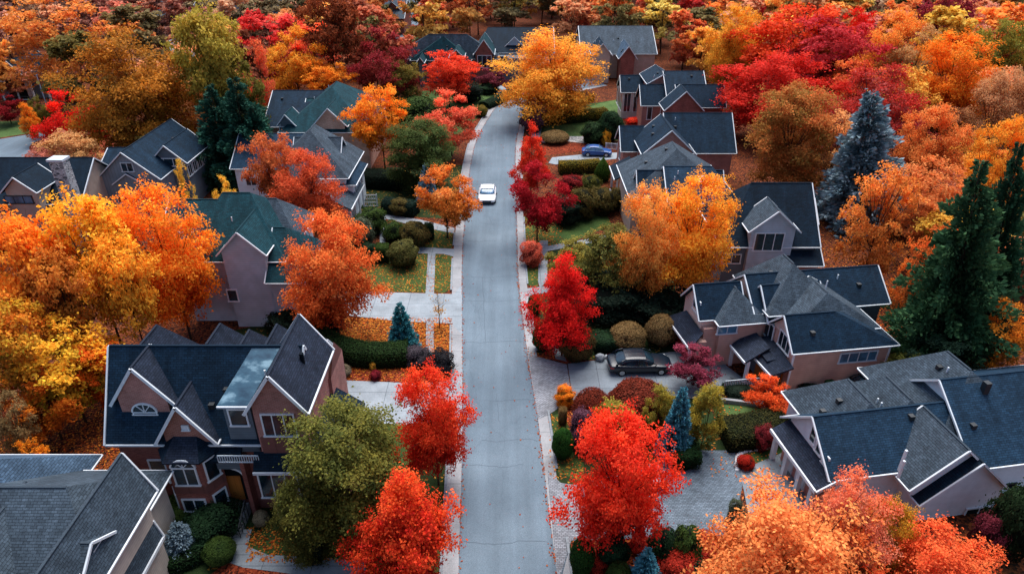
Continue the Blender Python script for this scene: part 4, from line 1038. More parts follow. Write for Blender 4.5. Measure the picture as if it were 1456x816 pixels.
def conifer_template(name, seed, n=14000, R0=2.0, H0=6.0, tiers=22, needle=.24, width=1.0, droop=.25, loose=0.0):
    rs = rnd(seed); P = []; D = []; T = []
    per = n // 1
    tz = np.linspace(.05, .985, tiers)
    wgt = (1.04 - tz) ** 1.15; wgt /= wgt.sum()
    for t, wg in zip(tz, wgt):
        rad = R0 * (1 - t) ** .72 * (1 + .06 * rs.normal()) + .04 * R0
        nb = int(7 + 16 * (1 - t)); nn = int(per * wg / nb) + 3
        for b in range(nb):
            th = rs.uniform(0, 2 * math.pi); L = rad * rs.uniform(.72, 1.08) * (1 + loose * rs.normal() * .3); tone = rs.rand(); zz = t * H0 + rs.normal() * H0 * .012
            f = rs.uniform(.12, 1, nn) ** .75
            lat = rs.normal(size=nn) * .11 * L * (1.25 - f) * 1.3
            x = np.cos(th) * f * L - np.sin(th) * lat; y = np.sin(th) * f * L + np.cos(th) * lat
            z = zz + f * L * (.16 - droop * f) + rs.normal(size=nn) * .04 * R0
            P.append(np.stack([x, y, z], 1)); D.append(np.stack([np.cos(th) * np.ones(nn) - np.sin(th) * np.sign(lat) * .6, np.sin(th) * np.ones(nn) + np.cos(th) * np.sign(lat) * .6, rs.uniform(-.1, .5, nn)], 1))
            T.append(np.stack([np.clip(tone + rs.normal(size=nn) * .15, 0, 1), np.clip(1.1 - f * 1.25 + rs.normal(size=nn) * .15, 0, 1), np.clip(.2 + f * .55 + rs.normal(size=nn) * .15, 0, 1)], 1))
    P = np.vstack(P); D = np.vstack(D); T = np.vstack(T); k = len(P)
    D /= np.linalg.norm(D, axis=1, keepdims=True); r = rs.normal(size=(k, 3)); s = np.cross(D, r); s /= np.linalg.norm(s, axis=1, keepdims=True)
    L = (needle * rs.uniform(.6, 1.3, k))[:, None]; wd = L * .16
    V = np.stack([P - s * wd, P + D * L * .5 + s * wd * 1.4, P + D * L, P + D * L * .5 - s * wd * 1.4], 1).reshape(-1, 3)
    V[:, :2] /= R0; V[:, 2] /= H0; np.clip(V[:, 2], 0.0, 1.03, out=V[:, 2])
    tb = MB(); tb.tube([(0, 0, -.1), (0, 0, H0 * .4), (0, 0, H0 * .97)], [.05 * R0, .035 * R0, .008 * R0], 7)
    for i in range(18):
        t = rs.uniform(.06, .8); th = rs.uniform(0, 6.28); L = R0 * (1 - t) * .8; tb.tube([(0, 0, t * H0), (math.cos(th) * L, math.sin(th) * L, t * H0 - .02)], [.018 * R0, .004 * R0], 4)
    tb.v = [(x / R0, y / R0, z / H0) for x, y, z in tb.v]
    return mesh_from('crown', V, T, [M['needle']]), tb
def shrub_template(name, seed, n=5200, leaf=.12, kind='ball', R0=1.2, rough=.05):
    # clipped shrub: dark inner body under a close skin of leaves; unit: radius 1, height 1 (from the ground)
    rs = rnd(seed); d = rs.normal(size=(n, 3)); d /= np.linalg.norm(d, axis=1, keepdims=True)
    if kind == 'box': d = d / np.max(np.abs(d), axis=1, keepdims=True) ** .86; 
    ph = rs.uniform(0, 6.28, 6)
    bump = 1 + rough * (np.sin(d[:, 0] * 5 + ph[0]) * np.sin(d[:, 1] * 5 + ph[1]) + np.sin(d[:, 2] * 7 + ph[2] + d[:, 0] * 4)) + rs.normal(size=n) * .025 + (rs.rand(n) < .1) * rs.rand(n) * rough * 1.6
    if kind == 'box': sc_ = .82
    elif kind == 'cone': sc_ = 1
    else: sc_ = .97
    P = d * bump[:, None] * sc_
    P[:, 2] = P[:, 2] * .5 + .5
    if kind == 'cone': P[:, :2] *= (1.25 * (1 - np.clip(P[:, 2], 0, .97)) ** .55)[:, None]
    P = P * [R0, R0, R0 * 1.5]
    m = P[:, 2] > .02 * R0; P = P[m]; d = d[m]; k = len(P)
    V = leaf_quads(P, d + rs.normal(size=(k, 3)) * .45 + [0, 0, .25], leaf, rs)
    lump = .5 + .5 * np.sin(P[:, 0] * 4 / R0 + ph[3]) * np.sin(P[:, 1] * 4 / R0 + ph[4])
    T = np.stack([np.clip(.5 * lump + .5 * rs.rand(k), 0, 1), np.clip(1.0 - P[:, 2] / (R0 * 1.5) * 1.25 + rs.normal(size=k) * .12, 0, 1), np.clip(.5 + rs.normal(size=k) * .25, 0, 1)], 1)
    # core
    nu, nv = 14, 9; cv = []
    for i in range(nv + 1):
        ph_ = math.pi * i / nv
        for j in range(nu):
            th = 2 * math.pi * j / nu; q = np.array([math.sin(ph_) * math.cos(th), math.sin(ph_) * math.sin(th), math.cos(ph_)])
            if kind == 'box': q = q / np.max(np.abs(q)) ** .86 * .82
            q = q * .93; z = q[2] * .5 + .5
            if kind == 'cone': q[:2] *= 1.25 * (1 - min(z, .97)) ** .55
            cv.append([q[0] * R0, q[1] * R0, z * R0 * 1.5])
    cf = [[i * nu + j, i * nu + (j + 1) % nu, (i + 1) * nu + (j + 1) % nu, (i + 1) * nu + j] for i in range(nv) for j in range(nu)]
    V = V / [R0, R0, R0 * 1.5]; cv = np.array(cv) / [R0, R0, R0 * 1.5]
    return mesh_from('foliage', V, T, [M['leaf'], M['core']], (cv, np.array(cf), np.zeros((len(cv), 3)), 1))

# ----- templates
for i, (nm, kind, n, leaf, kw) in enumerate([
    ('round', 'round', 15000, .235, dict(boughs=34, ragged=.35)), ('round2', 'round', 13000, .245, dict(boughs=44, ragged=.5)), ('round3', 'spread', 15000, .235, dict(boughs=40, ragged=.45)),
    ('oval', 'oval', 13000, .23, dict(boughs=34, ragged=.35)), ('flame', 'flame', 14000, .23, dict(c0=.1, boughs=38, ragged=.3)),
    ('column', 'column', 6000, .22, dict(c0=.08)), ('vase', 'vase', 14000, .24, dict(c0=.3, limbs=16, boughs=30, ragged=.4)),
    ('low', 'round', 15000, .235, dict(c0=.05, boughs=34)), ('tall', 'oval', 10500, .25, dict(c0=.44, boughs=34, ragged=.5, limbs=14)),
    ('sparse', 'spread', 9000, .25, dict(c0=.22, limbs=26, sparse=.25, boughs=30, ragged=.5)),
    ('near_a', 'round', 34000, .18, dict(c0=.14, boughs=62, ragged=.55, limbs=18)), ('near_b', 'flame', 34000, .17, dict(c0=.08, boughs=64, ragged=.6, limbs=16)),
    ('near_c', 'spread', 40000, .165, dict(c0=.12, boughs=80, ragged=.5, limbs=18)), ('near_dense', 'round', 44000, .15, dict(c0=.04, boughs=54, ragged=.12)),
    ('far_a', 'round', 3600, .48, dict(boughs=18, limbs=5)), ('far_b', 'oval', 3400, .48, dict(boughs=16, limbs=5)), ('far_c', 'spread', 3600, .5, dict(boughs=20, limbs=5, ragged=.4)),
    ('far_d', 'vase', 3000, .46, dict(boughs=18, limbs=12, c0=.3, sparse=.15))]):
    TM[nm] = tree_template(nm, kind, 100 + i, n, leaf, **kw)
TM['spruce'] = conifer_template('spruce', 301, 16000, needle=.26); TM['spruce_big'] = conifer_template('spruce_big', 302, 26000, R0=4, H0=12, tiers=24, needle=.48, droop=.3, loose=.6)
TM['pine'] = conifer_template('pine', 303, 26000, R0=4.5, H0=13, tiers=15, needle=.5, droop=.12, loose=1.2)
SH = {}
for i, (nm, k, n, lf, ro) in enumerate([('ball', 'ball', 6500, .13, .075), ('lump', 'ball', 6500, .14, .14), ('box', 'box', 6500, .13, .03), ('cone', 'cone', 4500, .13, .05), ('wild', 'ball', 11000, .12, .2), ('fine', 'ball', 12000, .085, .05)]):
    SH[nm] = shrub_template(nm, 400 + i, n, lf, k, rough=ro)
protos = {}
def tint(o, A, B, Cc, lift=0.0):
    Cc = [c_ * (1 - lift) + a_ * lift for c_, a_ in zip(Cc, A)]  # lift softens the inner shade painted with the third colour
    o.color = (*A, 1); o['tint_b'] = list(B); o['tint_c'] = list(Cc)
def tree(kind, x, y, R_, H, cols, label, cat='tree', group=None, name=None, rz=None, barkm='bark', z=0):
    if (kind, barkm) not in protos:
        cm, tb = TM[kind]
        root = empty(name or 'maple_tree', (x, y, z)); o = bpy.data.objects.new('crown', cm); col.objects.link(o); o.parent = root
        t = tb.build('trunk', M[barkm], root, True); protos[(kind, barkm)] = root; r = root
    else:
        src = protos[(kind, barkm)]; r = src.copy(); col.objects.link(r)
        for ch in src.children:
            c = ch.copy(); col.objects.link(c); c.parent = r
    r.name = name or 'maple_tree'
    for k in ('group', 'label', 'category'):
        if k in r: del r[k]
    r.location = (x, y, z); r.rotation_euler = (0, 0, random.uniform(0, 6.28) if rz is None else rz); r.scale = (R_, R_, H)
    tag(r, label, cat, group)
    for c in r.children:
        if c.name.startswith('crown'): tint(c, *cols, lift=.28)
    return r
def T(kind, cx, top, bot, w, base, cols, label, name='maple_tree', hgt=1.0, lean=0, **k):
    # read off the photograph: crown centre, top and bottom rows, width, and the row where the trunk meets the ground
    g = at_h(cx, base); Y = g.y
    mid = at_y(cx, (top + bot) / 2, Y); z = Y * CS - (mid.z - CH) * SN
    Rr = w / 2 * z / FPX; H = at_y(cx, top, Y + Rr * .25).z * hgt
    r = tree(kind, mid.x, Y, Rr, max(H, Rr * .8), pal(cols), label, name=name, **k)
    if lean: r.rotation_euler = (0, R(lean), 0)
    return r
PAL = {
    'red':      ('#ee2a1a', '#f2542a', '#841c18'), 'scarlet': ('#ea1f1a', '#f03a22', '#a01210'), 'redorange': ('#f25220', '#f9922c', '#9a3c1e'),
    'orange': ('#fa8a22', '#fcae34', '#a4621e'), 'brightorange': ('#f6962a', '#fbb440', '#b0702a'), 'gold': ('#f8aa26', '#fac440', '#94742a'),
    'amber': ('#f09a24', '#e67a1c', '#70561e'), 'yellow': ('#f8c040', '#fcd860', '#b09838'), 'yellowgreen': ('#c8a83a', '#a8983a', '#4a4e22'),
    'orangegreen': ('#f08a22', '#d8a02a', '#5c6424'), 'crimson': ('#c8202a', '#a81c26', '#6a121a'), 'burgundy': ('#8c2430', '#a83440', '#4a141c'),
    'rust': ('#cc6834', '#e0824a', '#74402a'), 'rustred': ('#ea6a3a', '#cc5834', '#843c26'), 'coral': ('#f6644a', '#f88c5c', '#a04a34'),
    'peach':    ('#e8a878', '#f0bc8c', '#a87858'), 'paleorange': ('#f2ac68', '#e69454', '#a87048'), 'pinkish': ('#c87858', '#d88c68', '#805044'),
    'olive':    ('#6e6a2c', '#8c7c30', '#2e3418'), 'olivegold': ('#a8883a', '#6a6a2e', '#2c3418'), 'green': ('#3c5428', '#52662c', '#1a2816'),
    'darkgreen': ('#233a26', '#2e4a2c', '#101c14'), 'deepgreen': ('#1c3428', '#28443a', '#0e1c18'), 'bluespruce': ('#3f7c8c', '#5896a4', '#1c3c48'),
    'greyspruce': ('#6a808c', '#8496a0', '#344450'), 'teal': ('#2f7076', '#48929a', '#15363c'), 'tan': ('#a88a5a', '#8c6e44', '#4e3c26'),
    'brownhedge': ('#7a6636', '#5a5228', '#2c2c1a'), 'redbrown': ('#8c3a28', '#74301f', '#421c14'), 'brown': ('#8c4a28', '#a85e30', '#4a2c1c'),
    'yellowhedge': ('#c0982a', '#5c6426', '#222e16'), 'cream': ('#b0a488', '#98886c', '#5c5040'), 'purple': ('#6a4450', '#84586a', '#34242c'),
    'maroon': ('#7c2c3a', '#94404c', '#40181f'), 'greygreen': ('#5e6a52', '#76806a', '#2c342a'), 'blackgreen': ('#1c2a1e', '#26362a', '#0c140e'), 'white': ('#b8a8a4', '#a89898', '#605458'),
}
def pal(c):
    if isinstance(c, str): c = PAL[c]
    return tuple(srgb(x) for x in c)
def mixpal(top, low): return (PAL[top][0], PAL[top][1], PAL[low][0])

# ----- front and middle, left of the street
T('near_b', 575, 656, 838, 160, 850, ('#de281e', '#f26a2c', '#b01c1a'), 'blazing red maple with yellow tips at the bottom edge, left kerb')
T('near_a', 616, 516, 655, 108, 690, ('#e83222', '#f46a34', '#bc1e18'), 'bright red round maple overhanging the left kerb, above the yellow-tipped one')
T('near_dense', 492, 568, 795, 188, 770, ('#8c8236', '#57602e', '#1c2816'), 'large dense olive tree with golden top, right beside the brick house', 'oak_tree')
T('near_dense', 432, 680, 795, 95, 790, ('#7c7030', '#4e5426', '#222c16'), 'small olive tree at the foot of the brick house', 'oak_tree')
T('near_a', 467, 297, 456, 122, 476, ('#ee6e30', '#f2964a', '#b24a24'), 'orange-red maple beside the pale driveway, left of the street')
T('near_a', 238, 258, 468, 134, 482, ('#ff9228', '#ffb63c', '#ea701e'), 'vivid orange maple in front of the grey siding house')
T('tall', 130, 272, 460, 140, 520, ('#ffb02c', '#ffcc40', '#bc9a30'), 'tall yellow-orange maple with dark bare trunk in the left grove')
T('tall', 180, 330, 500, 110, 540, ('#ffa630', '#f8ba3c', '#a88830'), 'amber maple beside the brick house roof in the left grove')
T('tall', 38, 300, 480, 130, 545, ('#ff902c', '#ffac38', '#c4762a'), 'orange maple against the left edge, tallest of its grove')
T('tall', 95, 350, 520, 110, 560, ('#c87030', '#e09034', '#6c5824'), 'brownish maple deep inside the left grove')
T('round2', 88, 450, 580, 140, 600, ('#ecc438', '#fba832', '#82902e'), 'yellow-green maple with orange lower boughs in the left grove')
T('tall', 20, 420, 590, 130, 610, ('#f08028', '#ccac34', '#5e6a28'), 'orange and green maple low at the left edge')
T('round2', 140, 485, 590, 80, 598, ('#e8581c', '#e08424', '#8a4a1c'), 'small fiery maple touching the brick house wall')
T('round', 60, 520, 600, 120, 625, ('#e06a1e', '#d88a26', '#7a4a1c'), 'low orange maple at the near rim of the left grove')
T('sparse', 22, 560, 660, 60, 672, 'tan', 'thin pale twiggy bush on the leaf litter, left edge', 'bush')
T('sparse', 48, 625, 685, 50, 690, 'amber', 'small amber bush beside the bottom left roof', 'bush')
T('column', 262, 216, 290, 26, 345, 'yellow', 'narrow yellow columnar tree beside the board-sided house', 'poplar_tree')
T('round', 318, 252, 285, 32, 320, 'yellow', 'small yellow tree by the pale house corner')
T('round2', 388, 186, 300, 78, 330, 'rust', 'rusty brown maple in front of the pale house')
T('near_a', 435, 212, 318, 98, 345, 'rustred', 'coppery red maple in front of the pale house porch')
T('round2', 541, 120, 222, 84, 240, 'orange', 'orange maple between the teal roof and the street')
T('round', 640, 130, 200, 82, 222, 'coral', 'coral red maple by the left kerb near the bend')
T('near_dense', 598, 166, 272, 106, 268, ('#5e6a30', '#48562a', '#1c2814'), 'dark green dome-shaped tree left of the street', 'linden_tree')
T('round', 633, 232, 318, 84, 338, ('#f08428', '#e89a4c', '#8a6028'), 'orange maple with slim trunk on the verge beside the white car')
T('spruce', 607, 232, 278, 34, 285, ('#7ca0ac', '#94b0b8', '#3c5864'), 'pale blue-grey spruce behind the orange verge maple', 'spruce_tree')
T('round2', 637, 72, 138, 80, 152, ('#ee4426', '#f4643a', '#a82c1c'), 'red maple in front of the sage hip roof')
T('round', 702, 93, 126, 40, 130, 'maroon', 'round maroon shrub under the sage hip roof house', 'shrub')
T('near_c', 788, 42, 150, 140, 172, ('#faa432', '#f8bc48', '#c48a30'), 'great golden orange tree at the road bend', 'oak_tree')
T('round', 548, 42, 145, 84, 158, ('#b03038', '#8c2c2c', '#6a4020'), 'dark red tree left of the sage hip roof house')
T('round2', 572, 85, 142, 60, 160, 'olivegold', 'olive gold tree tucked right of the dark red one')
T('tall', 470, -14, 120, 100, 150, ('#8c4426', '#a4522c', '#5c3020'), 'tall reddish brown tree behind the teal roof', 'oak_tree')
T('round', 415, 40, 110, 84, 160, ('#f09a28', '#f4b440', '#b06a20'), 'golden tree behind the dark green conifer group')
T('round2', 458, 84, 134, 84, 165, ('#f08a20', '#f0a030', '#a86420'), 'orange tree crown just above the teal roof')
T('column', 368, 46, 160, 52, 200, ('#f8685a', '#f08c48', '#c45828'), 'slender coral tree beside the dark conifers')
T('tall', 298, 8, 150, 112, 225, ('#dcb448', '#a89c3e', '#4e5828'), 'tall yellow-green tree on a long bare trunk, upper left', 'oak_tree')
T('round', 340, 80, 170, 70, 225, 'olive', 'olive tree right of the tall yellow-green one', 'oak_tree')
for cx, w_, tp in ((312, 56, 122), (345, 60, 112), (368, 44, 150)): T('pine', cx, tp, 250, w_ + 34, 262, ('#28503f', '#2f5c4c', '#12261f'), {312: 'dark green conifer nearest the board-sided house', 345: 'tallest dark green conifer, middle of the three', 368: 'short dark green conifer beside the pale house'}[cx], 'conifer_tree')
T('near_c', 195, 42, 205, 158, 232, ('#e8902a', '#946a28', '#3e3a1a'), 'huge brown and orange oak behind the red maple, upper left', 'oak_tree')
T('round', 103, 130, 218, 80, 232, 'scarlet', 'scarlet maple at the side street corner, upper left')
T('oval', 40, 146, 192, 32, 206, ('#f08c20', '#f4a030', '#c06a1c'), 'small orange lollipop tree by the side street', 'young_tree')
T('round', 54, 138, 180, 32, 195, 'olive', 'small olive tree behind the orange lollipop tree')
T('round', 8, 134, 172, 48, 176, ('#b02026', '#8c1c22', '#4a1218'), 'dark red shrub at the left edge by the lawn', 'shrub')
T('sparse', 80, -8, 130, 150, 150, ('#f0a048', '#e88c44', '#c07840'), 'big pale orange tree with bare spreading limbs, top left', 'oak_tree', barkm='bark_grey')
T('round', 258, 0, 34, 40, 60, 'burgundy', 'burgundy tree between the distant garage and blue roof')
T('vase', 22, 95, 140, 60, 142, 'pinkish', 'bare brownish vine tree in front of the porch house')
# ----- right of the street
T('near_a', 886, 578, 778, 150, 792, ('#ee3624', '#f6582e', '#cc1c1c'), 'brilliant red maple on the right, above the brick paver drive')
T('near_b', 802, 356, 495, 98, 505, ('#ea1c1e', '#f03426', '#98121a'), 'pointed scarlet maple at the right kerb beside the clipped shrubs')
T('round', 765, 228, 316, 84, 343, 'crimson', 'dark crimson maple with short trunk by the right kerb')
T('flame', 755, 173, 262, 56, 285, ('#f03c24', '#f25a34', '#b82420'), 'pointed red-orange maple just behind the crimson one')
T('near_a', 922, 262, 428, 84, 445, ('#f8a646', '#fcc064', '#c88438'), 'pale orange maple left of its brighter twin, right of the street')
T('near_a', 992, 244, 424, 116, 432, ('#fca42a', '#ffc044', '#d8862a'), 'bright orange maple covering the skylight house')
T('round', 990, 490, 545, 66, 548, ('#8c3044', '#a4485c', '#501c2a'), 'round burgundy japanese maple beside the parked sedan', 'japanese_maple')
T('round', 1090, 533, 580, 56, 582, ('#ee5a24', '#f07434', '#b03a1a'), 'small orange-red maple in front of the porch entry', 'japanese_maple')
# bottom right orange group
T('near_c', 1125, 698, 885, 236, 905, ('#ea7a3c', '#f0a45c', '#9c5c30'), 'broad orange maple filling the bottom edge, right')
T('near_c', 1215, 672, 800, 120, 850, ('#f09a78', '#ee7a48', '#8a5a2a'), 'peach tipped maple in front of the white gabled house')
T('near_a', 1268, 708, 790, 84, 840, ('#d8a02c', '#b88a2c', '#4e5224'), 'small yellow-green tree between orange maples, bottom right')
T('near_c', 1338, 750, 900, 160, 900, ('#e85a34', '#ee7a40', '#9c4020'), 'red-orange maple hiding the white garage, bottom right corner')
# right woods
T('near_a', 1040, 8, 118, 74, 135, ('#f2a62c', '#f6c048', '#b07e28'), 'golden yellow tree above the row of navy roofs')
T('column', 1078, -6, 50, 28, 92, 'crimson', 'slim crimson tree in the far woods right of the golden one')
T('near_c', 1098, 70, 178, 150, 198, ('#e02c20', '#d83826', '#a01a1a'), 'wide crimson maple overhanging the navy roofs')
T('round2', 1175, 22, 118, 140, 165, ('#c42c34', '#d44444', '#84202a'), 'deep red maple with pinkish crown, behind the wide crimson one')
T('round2', 1140, 4, 80, 150, 150, ('#e8421c', '#e85a24', '#a03018'), 'fiery red-orange tree crowning the red group')
T('round', 1178, 70, 140, 90, 170, ('#c86024', '#a8501f', '#6a3a1c'), 'rusty orange tree filling the gap below the deep red maple')
T('round2', 1220, 10, 70, 50, 130, 'scarlet', 'scarlet tree right of the red-orange crown')
T('near_a', 1272, 14, 95, 84, 150, ('#f69a38', '#f8b050', '#c87c30'), 'light orange tree in the right woods above the blue spruce')
T('round', 1305, 40, 108, 76, 165, ('#d8a468', '#c89050', '#7c6a44'), 'sandy peach tree right of the light orange one')
T('round2', 1347, -10, 55, 84, 110, 'burgundy', 'burgundy tree near the top right edge')
T('near_a', 1360, 46, 165, 112, 205, ('#f48a22', '#f8a030', '#b8641c'), 'large clear orange tree in the right woods')
T('round2', 1425, 25, 115, 80, 170, ('#8a8434', '#a49438', '#3c4820'), 'olive green tree near the right edge, top')
T('near_c', 1246, 92, 200, 134, 240, ('#c83022', '#b82a20', '#b09088'), 'domed red tree with pale grey underside behind the blue spruce')
T('near_dense', 1125, 116, 272, 132, 280, ('#ec7a3c', '#8c7838', '#4c5426'), 'olive tree with orange crest right of the navy roofs', 'oak_tree')
T('sparse', 1188, 160, 262, 94, 285, ('#f0b478', '#f0a050', '#a07848'), 'pale peach tree between the olive tree and blue spruce')
T('spruce_big', 1248, 126, 312, 126, 318, ('#66808a', '#8c9ea4', '#344850'), 'large blue-grey spruce in the right woods', 'spruce_tree', lean=-9)
T('near_dense', 1425, 98, 200, 100, 250, ('#d89a6a', '#c08a58', '#7c5a3c'), 'tan domed tree at the right edge')
T('near_a', 1322, 150, 250, 96, 290, ('#ee8038', '#e89a50', '#a05a2c'), 'muted orange tree right of the blue spruce')
T('sparse', 1252, 236, 380, 104, 412, ('#f48e3a', '#f4a04c', '#a86430'), 'orange maple with airy crown by the red leaf ground')
T('round2', 1320, 225, 330, 104, 372, ('#f09a58', '#e08440', '#9c5e34'), 'peach orange tree below the muted orange one')
T('near_a', 1425, 168, 270, 92, 340, ('#f49a28', '#f4ac3c', '#b8742a'), 'amber tree at the right edge above the dark pine')
T('pine', 1402, 228, 500, 136, 528, ('#35583a', '#4c6e44', '#1c3222'), 'tall dark green pine at the right edge', 'pine_tree', lean=-9)
T('pine', 1452, 205, 480, 90, 505, ('#2a4c36', '#3a6040', '#162a1c'), 'dark green pine cut by the right edge', 'pine_tree', lean=-9)
T('pine', 1356, 290, 500, 96, 522, ('#3a5a3a', '#4a6a44', '#1c3222'), 'smaller green pine left of the tall one', 'pine_tree')
T('sparse', 1322, 320, 470, 76, 498, ('#f08a3c', '#ee6e34', '#8a5a2a'), 'thin orange maple with pink top before the dark pines')
T('sparse', 1422, 430, 540, 88, 548, ('#f0962c', '#e8862a', '#8a5c22'), 'low amber maple under the dark pine, right edge')
T('sparse', 1290, 372, 470, 60, 480, ('#ec8434', '#d8702c', '#7c4c22'), 'slim airy orange maple behind the pink house')
T('round', 1288, 500, 545, 60, 556, ('#5e5c26', '#46501f', '#242c14'), 'dark olive bush behind the pink house', 'bush')
T('round', 1345, 478, 550, 100, 560, ('#22382a', '#2c4432', '#101c14'), 'dark green bush behind the brick-backed hip roof', 'bush')

# ----- spruces
T('spruce', 571, 428, 500, 46, 494, 'teal', 'teal blue spruce on the leaf-covered bed, left of the street', 'spruce_tree')
T('spruce', 966, 548, 640, 54, 648, 'bluespruce', 'blue spruce above the brilliant red maple', 'spruce_tree')
T('spruce', 918, 775, 840, 56, 836, 'bluespruce', 'blue spruce cut by the bottom edge, right of the street', 'spruce_tree')
T('spruce', 258, 738, 800, 62, 786, 'greyspruce', 'silvery grey spruce in front of the brick house', 'spruce_tree')

# ----- shrubs and hedges
def S(kind, cx, top, bot, w, cols, label, cat='shrub', dep=1.0, name=None):
    g = at_h(cx, bot - w * .12); Y = g.y
    z = Y * CS + CH * SN; Rr = w / 2 * z / FPX
    H = max(.3, (at_y(cx, top, Y).z - .35 * Rr * dep * 0))
    o = bpy.data.objects.new(name or 'shrub', SH[kind]); col.objects.link(o)
    g = at_y(cx, (top + bot) / 2, Y)
    o.location = (g.x, Y, -.03); o.scale = (Rr, Rr * dep, max(.35, H)); o.rotation_euler = (0, 0, 0 if dep != 1 else random.uniform(0, 6.28))
    if kind == 'box': o.rotation_euler = (0, 0, 0)
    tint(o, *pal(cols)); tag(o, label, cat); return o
def hedge(pts, wd, H, cols, label, leaf=.12, dens=150, name='hedge', seed=5, rough=.12):
    P2 = [at_h(x, y) for x, y in pts]; P2 = cat(P2, 5) if len(P2) > 2 else [P2[0].lerp(P2[1], t / 6) for t in range(7)]
    c = P2[len(P2) // 2].copy(); c.z = 0; rs = rnd(seed); mb = MB(); Ps = []; Ns = []
    L = 0; sec = []
    for i, p in enumerate(P2):
        d = (P2[min(i + 1, len(P2) - 1)] - P2[max(i - 1, 0)]).normalized(); s_ = Vector((d.y, -d.x, 0)); sec.append((p - c, s_, d))
    prof = [(-1, .0), (-1.02, .55), (-.9, .86), (-.55, 1), (0, 1.03), (.55, 1), (.9, .86), (1.02, .55), (1, .0)]
    rings = [[(p + s_ * (a * wd / 2 * .93)) + Vector((0, 0, b * H * .94)) for a, b in prof] for p, s_, d in sec]
    for i in range(len(rings) - 1):
        for j in range(len(prof) - 1):
            q = [rings[i][j], rings[i][j + 1], rings[i + 1][j + 1], rings[i + 1][j]]; mb.face(q)
            nrm = (q[1] - q[0]).cross(q[3] - q[0]); A = nrm.length; nrm.normalize()
            mid = sum(q, Vector()) / 4 - (rings[i][0] + rings[i][-1]) / 2 ; 
            if nrm.dot(mid) < 0: nrm = -nrm
            k = int(A * dens) + 1
            for _ in range(k):
                a, b = rs.rand(), rs.rand(); p = q[0].lerp(q[1], a).lerp(q[3].lerp(q[2], a), b) + nrm * (.05 + rs.normal() * .03 + (rs.rand() < .12) * rs.rand() * rough); Ps.append(p); Ns.append(nrm)
    for r_ in (rings[0], rings[-1]):
        mb.face(r_); o_ = (r_[0] + r_[-1]) / 2; dd = sec[0][2] * -1 if r_ is rings[0] else sec[-1][2]
        for _ in range(int(wd * H * dens)):
            p = o_ + (r_[0] - o_) * rs.uniform(-1, 1) + Vector((0, 0, rs.uniform(0, .98) * H)) + dd * .05; Ps.append(p); Ns.append(dd)
    P = np.array([tuple(p) for p in Ps]); Nn = np.array([tuple(n) for n in Ns]); k = len(P)
    V = leaf_quads(P, Nn + rs.normal(size=(k, 3)) * .5 + [0, 0, .2], leaf, rs)
    lump = .5 + .5 * np.sin(P[:, 0] * 2.1 + 1) * np.sin(P[:, 1] * 2.3) 
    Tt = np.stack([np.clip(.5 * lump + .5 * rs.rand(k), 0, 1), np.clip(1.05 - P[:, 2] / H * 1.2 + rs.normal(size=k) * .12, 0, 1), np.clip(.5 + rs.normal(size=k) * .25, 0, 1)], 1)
    ev = np.array([v for v in mb.v]); ef = np.array([f if len(f) == 4 else (f[0], f[2], f[6], f[8]) for f in mb.f])
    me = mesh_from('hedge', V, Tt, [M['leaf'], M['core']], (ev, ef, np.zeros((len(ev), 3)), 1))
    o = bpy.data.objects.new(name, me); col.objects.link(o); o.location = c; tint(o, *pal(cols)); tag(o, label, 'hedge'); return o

# left yards
S('ball', 570, 282, 308, 32, 'brownhedge', 'clipped golden-brown ball shrub near the white lattice panel')
S('lump', 528, 296, 336, 38, 'green', 'tall rounded green shrub at the pale house corner')
S('lump', 560, 316, 345, 30, 'green', 'plain green ball shrub in the middle row of the left yard')
S('ball', 590, 316, 354, 40, 'brownhedge', 'brown-green clipped ball shrub closest to the walk, left yard')
S('box', 610, 316, 342, 16, 'darkgreen', 'narrow dark green block shrub beside the walk')
S('ball', 573, 342, 382, 42, ('#7c7440', '#5c5c2c', '#2a3018'), 'biggest speckled ball shrub, front of the left yard')
S('box', 544, 346, 374, 22, 'green', 'square cut green shrub beside the speckled ball')
S('lump', 524, 346, 374, 28, 'darkgreen', 'dark green shrub under the orange-red maple edge')
S('wild', 514, 312, 352, 30, 'greygreen', 'grey-green loose bush beside the pale house')
hedge([(548, 300), (592, 306)], 2.2, 1.8, 'deepgreen', 'dark yew hedge behind the orange verge maple', seed=11)
hedge([(505, 262), (580, 268)], 3.0, 2.2, 'blackgreen', 'almost black hedge under the green dome tree', seed=12)
hedge([(440, 468), (455, 490), (490, 507), (530, 514), (580, 512)], 2.3, 1.7, ('#2c4424', '#3a5428', '#16240f'), 'long curving dark green hedge above the lower driveway', seed=13, dens=220)
S('wild', 594, 496, 522, 34, ('#504a52', '#62585e', '#26242a'), 'grey-purple bush at the end of the long hedge')
S('wild', 624, 502, 532, 36, ('#2c2c2e', '#3c383c', '#161618'), 'dark plum bush by the kerb')
S('ball', 490, 519, 536, 18, 'cream', 'small cream grass tuft beside the garage')
S('wild', 534, 528, 540, 14, 'burgundy', 'tiny burgundy plant in the red bed')
S('wild', 530, 515, 526, 8, 'yellow', 'tiny yellow plant in the red bed')
S('wild', 415, 440, 475, 60, 'blackgreen', 'black-green bush under the orange-red maple')
S('wild', 473, 432, 470, 30, ('#2c3a50', '#3c4c60', '#161e2a'), 'blue-black bush at the driveway corner')
S('wild', 250, 716, 748, 66, 'green', 'green bush left of the canted bay')
S('wild', 305, 722, 762, 70, 'darkgreen', 'dark green bush under the canted bay')
S('wild', 290, 748, 776, 64, 'darkgreen', 'second dark green bush, in front of the canted bay')
S('fine', 312, 770, 800, 44, 'green', 'rounded green shrub beside the front walk')
